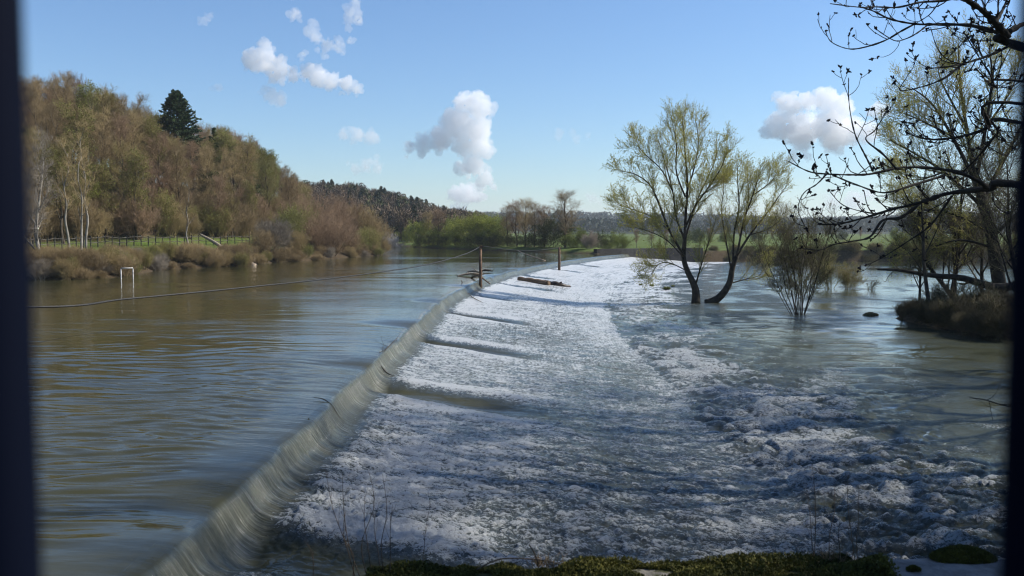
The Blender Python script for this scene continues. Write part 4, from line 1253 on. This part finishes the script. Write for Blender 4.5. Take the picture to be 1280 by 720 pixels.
AL.append(ashlimb(C6((430, 700), (400, 640), (360, 560), (340, 480), (330, 400), (330, 318)), .012, .0035, -.9, -.6))
AL.append(ashlimb(C6((525, 690), (470, 630), (400, 570), (440, 530), (490, 440)), .013, .0035, -.8, -1.2))
AL.append(ashlimb(C6((1000, 420), (900, 520), (780, 560), (660, 570), (570, 545)), .022, .006, -.4, .3, np.array([tx, YA, 4.0])))
AL.append(ashlimb(C6((1020, 500), (940, 545), (860, 640), (800, 700)), .02, .008, .3, 1.2, np.array([tx, YA, 3.6])))
AL.append(ashlimb(C6((1015, 330), (940, 360), (900, 290), (860, 230), (800, 130)), .014, .004, -.4, -1.0, np.array([tx, YA, 4.4])))
AL.append(ashlimb(C6((665, 112), (690, 190), (730, 240), (800, 265)), .004, .007, -.3, -.5))
# crown above the picture
PX, RX = grow(rng, PT, RT_, 12, (.45, .98), 50, 10, 4.2, .5, 8, .1, (0, 0, .12), .5, .02)
keep = np.array([not (q[-1][0] < 6.5 and q[-1][2] < 7.5) for q in PX]); PX, RX = PX[keep], RX[keep]
PY, RY = grow(rng, PX, RX, 7, (.3, 1), 45, 12, 1.6, .4, 5, .15, (0, 0, .1), .5, .008)
mb = MB(); mb.tubes(PT, RT_, 12); mb.build('trunk', BARK_DARK, ash)
mb = MB(); tw = MB(); bud = MB()


def buds(C, rng, n=5, s=.02):
    for c in C:
        k = rng.integers(2, n + 1)
        d = unit(rng.normal(size=(k, 3)) + np.array([0, 0, .5])); L = s * rng.uniform(.5, 1.2, k)
        P = np.stack([np.broadcast_to(c, (k, 3)), c + d * (L * .45)[:, None], c + d * L[:, None]], 1)
        bud.tubes(P, np.stack([np.full(k, .15 * s), np.full(k, .30 * s), np.full(k, .08 * s)], 1), 5)


for P, R in AL:
    kn = 1 + .22 * np.clip(rng.normal(size=R.shape), -1, 2)          # knuckly outline
    mb.tubes(P, R * kn, 7)
    seglen = np.linalg.norm(np.diff(P[0], axis=0), axis=1).sum()
    k = max(3, int(seglen * 4.6))
    P1, R1 = grow(rng, P, np.minimum(R, .012), k, (.22, 1), 52, 14, .34, .3, 5, .16, (0, 0, .22), .5, .0032, tip=.7)
    tw.tubes(P1, R1 * (1 + .25 * rng.random(R1.shape)), 5)
    P2, R2 = grow(rng, P1, R1, 2, (.3, .95), 48, 14, .13, .3, 3, .15, (0, 0, .2), .7, .003, tip=.8)
    sel = rng.random(len(P2)) < .55; P2, R2 = P2[sel], R2[sel]
    tw.tubes(P2, R2, 4)
    e = np.concatenate([P1[:, -1], P2[:, -1], P[:, -1]]); buds(e[rng.random(len(e)) < .8], rng, 6, .034)
    c, d = along(rng, P1, max(2, len(P1)), .3); buds(c, rng, 3, .022)
mb.tubes(PX, RX, 6); tw.tubes(PY, RY, 4)
for v_, q_, m_ in ((tw, 1, 1),):
    vv_ = np.concatenate(tw.v); mb.add(vv_, np.concatenate(tw.q), np.concatenate(tw.t) if tw.t else None, 1)
br_ = mb.build('branches', [BARK_DARK, TWIG_DARK], ash); bud.build('buds', organic('ash_bud', (.010, .008, .008), (.03, .02, .016), 10), br_)

# unseen trees added on the near right bank to shade the near water
shade_trees = [leafy_tree('ivy_shade_tree', 'unseen ivy clad tree added on the near right bank for shade', 241, 13, 6.5, LEAF_DARK, TWIG_DARK, BARK_DARK, 26000, .22, group='unseen ivy clad shade trees on the near right bank', fork=.08), 'unseen ivy clad tree added on the near right bank for shade', False]
for x, y, s in ((12.8, 5.2, .85), (17.0, 5.0, 1.1)):
    put(shade_trees, x, y, s)
gb = [bare_tree('bare_shade_tree', 'unseen bare tree added on the near right bank for broken shade', 251, 14.5, 4.4, TWIG_DARK, BARK_DARK, fork=.1, dens=1.0, group='unseen bare shade trees on the near right bank'), 'unseen bare tree added on the near right bank for broken shade', False]  # unseen bare trees added, sparse so the near water is only partly shaded
for x, y, s in ((15.2, 9.0, 1.0), (16.0, 13.5, 1.05), (16.8, 18.0, 1.1), (19.4, 23.0, 1.2), (22.4, 28.0, 1.3), (19.0, 10.5, 1.1), (20.5, 15.5, 1.2)):
    put(gb, x, y, s)
# ------------------------------------------------------------------ posts and cable on the weir
POSTM = organic('post_wood', (.075, .045, .028), (.16, .10, .06), 7, bump=.008, bscale=40)
def wpost(label, px, Y, top, r):
    x = (px - 640) / F * Y; zt = far(px, top, Y)[2]
    t = thing('wooden_post', label, 'post', (x, Y, -.6), 'wooden posts along the weir crest')
    mb = MB(); mb.tubes([(0, 0, -1), (.01, 0, .8), (0, 0, zt + .6)], [r * 1.08, r, r * .95], 10); mb.build('shaft', POSTM, t)
    mb = MB(); mb.box((.05, -.02, zt + .52), (.24, .16, .14), .2); mb.build('cap', POSTM, t, smooth=False)
    return np.array([x, Y, zt - .06])


T1 = wpost('tall brown wooden post on the weir crest carrying the cable', 600.5, 57, 307, .105)
T2 = wpost('farther shorter wooden post near the end of the weir', 699, 87, 309, .13)
cab = [np.array([-21, 19, 1.75]), far(28, 384, 24), far(160, 373.5, 27.5), far(300, 360, 32), far(430, 346, 39.5), far(530, 331.5, 48), far(580, 318, 54), T1]
P0, R0 = poly(cab, np.linspace(.036, .024, len(cab)), 60)
CABM = organic('cable_steel', (.02, .02, .02), (.045, .043, .04), 20, rough=.6, obj_var=0)
mb = MB(); mb.tubes(P0, R0, 6); tag(mb.build('steel_cable', CABM), 'dark cable sagging across the upper river to the tall post', 'cable')
ap = thing('anchor_post', 'short mooring post holding the near end of the river cable', 'post', (-21, 19, 0))
mb = MB(); mb.tubes([(0, 0, -2.5), (0, 0, 1.8)], [.1, .09], 9); mb.build('shaft', POSTM, ap)
mid = (T1 + T2) / 2 + np.array([0, 0, -.25])
P0, R0 = poly([T1 + np.array([.02, 0, .05]), T1 * .7 + T2 * .3 + np.array([0, 0, -.2]), mid, T1 * .3 + T2 * .7 + np.array([0, 0, -.2]), T2], np.full(5, .012), 30)
mb = MB(); mb.tubes(P0, R0, 5); tag(mb.build('steel_cable', CABM), 'thin cable strung between the two weir posts', 'cable')

# ------------------------------------------------------------------ driftwood
def wz(x, y):
    u = x - float(crest_x(y))
    return float(np.interp(u, _du, _dz, left=0, right=-1.4))


def drift(name, label, P, R, mat, cat, kids=0, kl=.5, seed=0, group=None):
    P0, R0 = poly(P, R, 12); rng = np.random.default_rng(seed)
    R0 = R0 * (1 + .18 * rng.normal(size=R0.shape).clip(-1, 1))
    t = thing(name, label, cat, group=group)
    mb = MB(); mb.tubes(P0, R0, 8); mb.build('stem', mat, t)
    if kids:
        P1, R1 = grow(rng, P0, R0, kids, (.15, .95), 50, 15, kl, .3, 4, .2, (0, 0, .08), .5, .006)
        mb = MB(); mb.tubes(P1, R1, 5); mb.build('side_branch', mat, t)
    return t


def on_w(px, py, dz=0.0):
    """the place on the sloping weir water seen in image column px, row py"""
    z = -1.0
    for _ in range(12):
        p = on(px, py, z); z = wz(p[0], p[1]) + dz
    return on(px, py, z)


a, b, c = on_w(648, 348.5, .1), on_w(666, 351.5, .1), on_w(686, 355, .1)
drift('driftwood_log', 'long pale brown log stranded on the white apron', [a, b, c], [.16, .22, .2], WOOD, 'log', 2, .6, 1, 'stranded logs below the weir')
a, b, c = on_w(681, 352.5, .1), on_w(697, 356.5, .05), on_w(713, 358.5, .02)
drift('driftwood_log', 'darker wet log end to end with the paler stranded log', [a, b, c], [.18, .24, .10], organic('wet_wood', (.02, .014, .01), (.06, .042, .03), 5, rough=.4, bump=.01, bscale=30), 'log', 1, .4, 2, 'stranded logs below the weir')
rng = np.random.default_rng(17)
for i, (px, py, lab) in enumerate(((588, 344, 'bleached driftwood branch caught on the crest by the tall post'), (594, 341, 'pale forked branch lying over the driftwood beside the tall post'), (598, 347, 'dark curved stick hanging over the weir edge at the post'), (607, 339.5, 'short dark snag just right of the tall post'))):
    p = on(px, py, .05); L = (1.9, 1.5, 1.3, 1.1)[i]; an = (.2, 2.4, -.7, .1)[i]; d = np.array([math.cos(an), math.sin(an) * 1.5, .05])
    drift('driftwood_branch', lab, [p - d * L / 2, p + np.array([0, 0, .12]), p + d * L / 2 + (np.array([.3, -.3, -.4]) if i == 2 else 0)], [.05, .075, .035], (WOOD_PALE, WOOD_PALE, WOOD, BARK_DARK)[i], 'driftwood', 4, .6, 30 + i, 'driftwood caught at the tall post')
P = [on(647, 313, .55), on(655, 317, .5), on(668, 321.5, .3), on(682, 326, -.05)]
drift('driftwood_branch', 'thin pale branch arching out of the river behind the posts', P, [.03, .045, .06, .07], WOOD_PALE, 'driftwood', 3, .8, 41)
a, b = on_w(703, 326.5, .08), on_w(712, 329.5, .08)
drift('driftwood_log', 'short dark log wedged under the farther post', [a, (a + b) / 2 + np.array([0, 0, .05]), b], [.14, .2, .16], BARK_DARK, 'log', 1, .4, 42)
# twigs snagged on the crest nearer by
def over(Y, us, dz=.03, slide=-.25):
    return [np.array([float(crest_x(Y + slide * u)) + u, Y + slide * u, wz(float(crest_x(Y + slide * u)) + u, Y + slide * u) + dz]) for u in us]


drift('snagged_twig', 'thin dark twig bent over the falling sheet of the near weir', over(16.8, (-.30, -.1, .08, .2, .34), .035), [.006, .009, .008, .006, .003], BARK_DARK, 'twig', 0, .1, 51)
drift('snagged_twig', 'short dark twig stuck on the crest left of the bent twig', over(15.2, (-.02, .08, .17, .25), .03), [.008, .011, .010, .005], BARK_DARK, 'twig', 0, .1, 52)
a, b, c = on(474, 441, .05), on(483, 436, .10), on(497, 422, .16)
drift('snagged_twig', 'forked branch snagged on the crest at the second notch', [a, b, c], [.008, .013, .006], BARK_DARK, 'twig', 4, .4, 53)
drift('snagged_twig', 'dark twig lying on the falling water below the forked branch', over(22.6, (.15, .25, .36, .5), .03), [.012, .016, .012, .006], BARK_DARK, 'twig', 1, .2, 54)
a, b, c, d = on(577, 351, .1), on_w(582, 362, .1), on_w(590, 371, .05), on_w(603, 378, .03)
drift('snagged_twig', 'long thin bough trailing down the apron left of the tall post', [a, b, c, d], [.03, .03, .022, .012], WOOD, 'twig', 3, .5, 55)

# ------------------------------------------------------------------ the mossy wall at the viewer's feet
def slab_mesh(x0, x1, y0, y1, zt, zb, seed, amp, nx=60, ny=16, tilt=0.0):
    """a rough block: lumpy top and front sheet, closed by sides and a bottom"""
    u = np.linspace(0, 1, nx); v = np.concatenate([np.linspace(0, 1, ny)])
    prof = [(0, zb)] + [(t, 1) for t in v] + [(1.0, zb)]
    X, V = np.meshgrid(x0 + (x1 - x0) * u, np.arange(ny + 4))
    Yv = np.concatenate([[y0, y0], y0 + (y1 - y0) * v, [y1, y1]])
    Y = np.repeat(Yv[:, None], nx, 1)
    edge = np.concatenate([[0, 0], np.sin(v * PI) ** .35, [0, 0]])
    Z = zt - .05 + .05 * np.repeat(edge[:, None], nx, 1) + amp * fbm(X * 3.1, Y * 3.1, 4, seed) + tilt * (X - x0)
    Z[0] = zb; Z[-1] = zb
    Z[1] = Z[2] - .03; Z[-2] = Z[-3] - .03
    Y = Y + .03 * fbm(X * 4, Z * 4, 3, seed + 3) * (np.arange(ny + 4)[:, None] > ny)
    mb = MB(); mb.add(np.stack([X, Y, Z], -1).reshape(-1, 3), grid_faces(ny + 4, nx))
    n = (ny + 4)
    for col in (0, nx - 1):
        ring = np.stack([X[:, col], Y[:, col], Z[:, col]], -1); c = ring.mean(0)
        k = np.arange(n); mb.add(np.vstack([ring, c]), None, np.stack([k, (k + 1) % n, np.full(n, n)], 1) if col else np.stack([(k + 1) % n, k, np.full(n, n)], 1))
    return mb, (X, Y, Z)


def stone_mat(name, c1, c2, moss, th):
    m, nt = new_mat(name); N = NT(nt)
    P = N.n('ShaderNodeNewGeometry').outputs['Position']
    n1 = N.noise(P, 9, 6, .7); n2 = N.noise(P, 45, 4, .7)
    col = N.mix(N.remap(n1, .3, .7), c1, c2); col = N.mix(N.remap(n2, .6, .75, 0, .5), col, (.05, .05, .045))
    col = N.mix(N.remap(N.noise(P, 3.3, 5, .65), th, th + .08), col, moss)
    h = N.math('ADD', N.math('MULTIPLY', n1, .03), N.math('MULTIPLY', n2, .008))
    b = N.n('ShaderNodeBump', ins={'Strength': 1, 'Distance': 1, 'Height': h})
    p = N.n('ShaderNodeBsdfPrincipled', ins={'Base Color': col, 'Roughness': .9, 'Specular IOR Level': .2, 'Normal': b.outputs[0]})
    N.out(p.outputs[0]); return m


MOSSM = organic('moss_leaf', (.035, .038, .006), (.085, .080, .014), 9, obj_var=0, island=.7, transl=.15)
wall = thing('stone_wall', 'mossy old stone wall along the bottom edge of the picture', 'wall')
mb, (WX, WY, WZ) = slab_mesh(-.64, 1.66, 3.52, 4.0, 1.655, -1.7, 5, .018, 110, 18, .022)
mb.build('wall_body', stone_mat('mossy_stone', (.11, .10, .085), (.2, .185, .155), (.04, .042, .012), .42), wall)
mb, (SX, SY, SZ) = slab_mesh(1.675, 4.2, 3.50, 4.06, 1.70, -1.7, 9, .008, 70, 14, .004)
slab = mb.build('stone_slab', stone_mat('grey_slab', (.13, .115, .105), (.24, .215, .20), (.06, .06, .03), .70)); tag(slab, 'pinkish grey stone coping slab right of the mossy wall', 'slab')


def surf_pts(rng, X, Y, Z, m, thr, seed, lo=2, hi=-2):
    nr, nc = X.shape
    i = rng.integers(lo, nr + hi - 1, m); j = rng.integers(0, nc - 1, m); a, b = rng.random(m)[:, None], rng.random(m)[:, None]
    g = lambda A: (A[i, j] * (1 - a[:, 0]) + A[i, j + 1] * a[:, 0]) * (1 - b[:, 0]) + (A[i + 1, j] * (1 - a[:, 0]) + A[i + 1, j + 1] * a[:, 0]) * b[:, 0]
    p = np.stack([g(X), g(Y), g(Z)], 1)
    k = fbm(p[:, 0] * 3, p[:, 1] * 3, 3, seed); ok = k > thr
    return p[ok], k[ok] - thr


rng = np.random.default_rng(9)
c, k = surf_pts(rng, WX, WY, WZ, 60000, -.45, 3)
c[:, 2] += rng.random(len(c)) * (.012 + .05 * np.clip(k, 0, .8)); c[:, 1] += .01
mb = MB(); mb.leaves(c, .017, rng, 0, .45, .7)
tag(mb.build('moss', MOSSM), 'thick dark green moss carpeting the stone wall top', 'moss', kind='stuff')
mc = []
for cx, cyy, r, h in ((2.07, 3.98, .15, .055), (1.62, 3.93, .045, .02), (1.50, 3.97, .05, .02), (1.78, 3.84, .03, .015)):
    n = int(9000 * r / .15); a = rng.random(n) * 6.283; q = np.sqrt(rng.random(n))
    mc.append(np.stack([cx + np.cos(a) * q * r, cyy + np.sin(a) * q * r * .55, 1.70 + h * (1 - q ** 2) * (.7 + .3 * rng.random(n))], 1))
mb = MB(); mb.leaves(mc[0], .016, rng, 0, .45, .6); tag(mb.build('moss_cushion', MOSSM), 'round green moss cushion on the grey stone slab', 'moss')
mb = MB(); mb.leaves(np.concatenate(mc[1:]), .015, rng, 0, .45, .6); tag(mb.build('moss_patch', MOSSM), 'small dark moss patches scattered on the grey stone slab', 'moss', kind='stuff')
# dead grass and leaf litter on the wall
GRM = organic('dead_grass', (.13, .085, .04), (.24, .17, .085), 8, obj_var=.2, island=.5)


def dead_tuft(label, x, y, n, h, seed):
    rng = np.random.default_rng(seed)
    a = rng.random(n) * 6.283; t = rng.uniform(.05, .9, n); d = np.stack([np.cos(a) * np.sin(t), np.sin(a) * np.sin(t), np.cos(t)], 1)
    b0 = np.stack([rng.normal(size=n) * .035, rng.normal(size=n) * .02, np.full(n, -.02)], 1); L = h * rng.uniform(.4, 1, n)[:, None]
    m1 = b0 + d * L * .5; m2 = m1 + (d + np.array([0, 0, -.35])) * L * .3; e = m2 + (d + np.array([0, 0, -.9])) * L * .25
    mb = MB(); mb.tubes(np.stack([b0, m1, m2, e], 1), np.broadcast_to(np.array([[.0016, .0014, .0010, .0004]]), (n, 4)), 3)
    o = mb.build('dead_grass_tuft', GRM); o.location = (x, y, 1.69); tag(o, label, 'grass tuft')


dead_tuft('tan tuft of dead grass where the mossy wall meets the slab', 1.44, 3.92, 130, .13, 1)
dead_tuft('sparse dead grass wisp near the middle of the mossy wall', .15, 3.95, 40, .11, 2)
dead_tuft('low dead grass tuft left of the tan tuft on the wall', 1.12, 3.88, 70, .09, 3)

STEM = organic('dry_stem', (.035, .026, .018), (.085, .062, .04), 20, obj_var=.5)


def stem(label, group, base, tip, seed, r=.0022):
    rng = np.random.default_rng(seed)
    A = far(*base, 3.9 + rng.normal() * .05); B = far(*tip, 3.9 + rng.normal() * .12)
    A[2] = min(A[2], 1.69); L = np.linalg.norm(B - A)
    P0, R0 = poly([A, A * .66 + B * .34 + rng.normal(size=3) * .012, A * .33 + B * .67 + rng.normal(size=3) * .012, B], [r, r * .9, r * .7, r * .35], 12)
    t = thing('dry_stem', label, 'dry stem', group=group)
    mb = MB(); mb.tubes(P0, R0, 5)
    P1, R1 = grow(rng, P0, R0, 4, (.45, .98), 28, 8, .09, .3, 4, .1, (0, 0, .2), .6, .0009)
    mb.tubes(P1, R1, 4); mb.build('stalk', STEM, t)


lab = 'thin dry weed stem rising over the white water at lower left'
for i, (bx, by, tx_, ty) in enumerate(((444, 722, 407, 588), (450, 722, 428, 592), (459, 722, 462, 592), (480, 722, 478, 592), (487, 722, 491, 630), (441, 724, 432, 640), (465, 722, 456, 620), (474, 722, 470, 640))):
    stem(lab, 'dry stems at lower left', (bx, by), (tx_, ty), 300 + i)
stem('short dry stem left of all the other weed stems', 'dry stems at lower left', (391, 724), (384, 680), 310)
stem('lone leaning dry stem between the stem groups', 'dry stems at lower left', (525, 722), (538, 630), 311, .0016)
stem('short dark stub slanting up from the middle of the mossy wall', None, (672, 708), (661, 681), 312, .003)
lab = 'thin dry weed stem growing where the moss meets the slab'
for i, (bx, by, tx_, ty) in enumerate(((1018, 697, 1015, 580), (1069, 697, 1060, 590), (1073, 697, 1073, 612), (1039, 697, 1043, 608), (1021, 697, 1010, 618), (1062, 697, 1064, 640), (1046, 697, 1050, 650))):
    stem(lab, 'dry stems at lower right', (bx, by), (tx_, ty), 330 + i)
P0, R0 = poly([far(596, 712, 3.85), far(628, 698.5, 3.9), far(683, 701, 3.93), far(716, 712, 3.9)], [.003, .0035, .003, .002], 16)
mb = MB(); mb.tubes(P0, R0, 6); tag(mb.build('bramble_stem', STEM), 'arching bramble stem over the mossy wall at lower middle', 'bramble')
P0, R0 = poly([far(1212, 497, 8.6), far(1232, 500, 8.5), far(1256, 507, 8.4), far(1290, 512, 8.4), np.array([6.2, 8.2, 1.3])], [.005, .006, .007, .009, .012], 16)
t = thing('low_branch', 'thin bare branch dipping over dark water at the right edge', 'branch')
mb = MB(); mb.tubes(P0, R0, 6)
P1, R1 = grow(np.random.default_rng(8), P0, R0, 7, (.05, .8), 45, 15, .35, .2, 4, .15, (0, 0, .05), .6, .003)
mb.tubes(P1, R1, 5); mb.build('branches', BARK_DARK, t)

# ------------------------------------------------------------------ the railing the view is taken through
RAILM, nt = new_mat('navy_paint'); N = NT(nt)
p_ = N.n('ShaderNodeBsdfPrincipled', ins={'Base Color': (.0015, .003, .009, 1), 'Roughness': .8, 'Specular IOR Level': .04}); N.out(p_.outputs[0])
rl = thing('steel_railing', 'dark navy steel railing bars close on both sides of the view', 'railing')
for x in (-.1370 - .012, .1418 + .012):
    mb = MB(); mb.tubes([(x, .25, 1.5), (x, .25, 4.2)], [.012, .012], 16); mb.build('bar', RAILM, rl)
for z in (1.62, 4.2):
    mb = MB(); mb.box((.0024, .25, z), (.46, .04, .03)); mb.build('rail', RAILM, rl, smooth=False)

# ------------------------------------------------------------------ air
hz, nt = new_mat('haze_air'); N = NT(nt)
v_ = N.n('ShaderNodeVolumePrincipled', ins={'Color': (.86, .93, 1, 1), 'Density': .00019, 'Anisotropy': .2}); N.out(v_.outputs[0], vol=True)
mb = MB(); mb.box((0, 1700, 41), (8400, 4200, 92))
if HAZE:
    h_ = mb.build('haze', hz, smooth=False); tag(h_, kind='stuff')
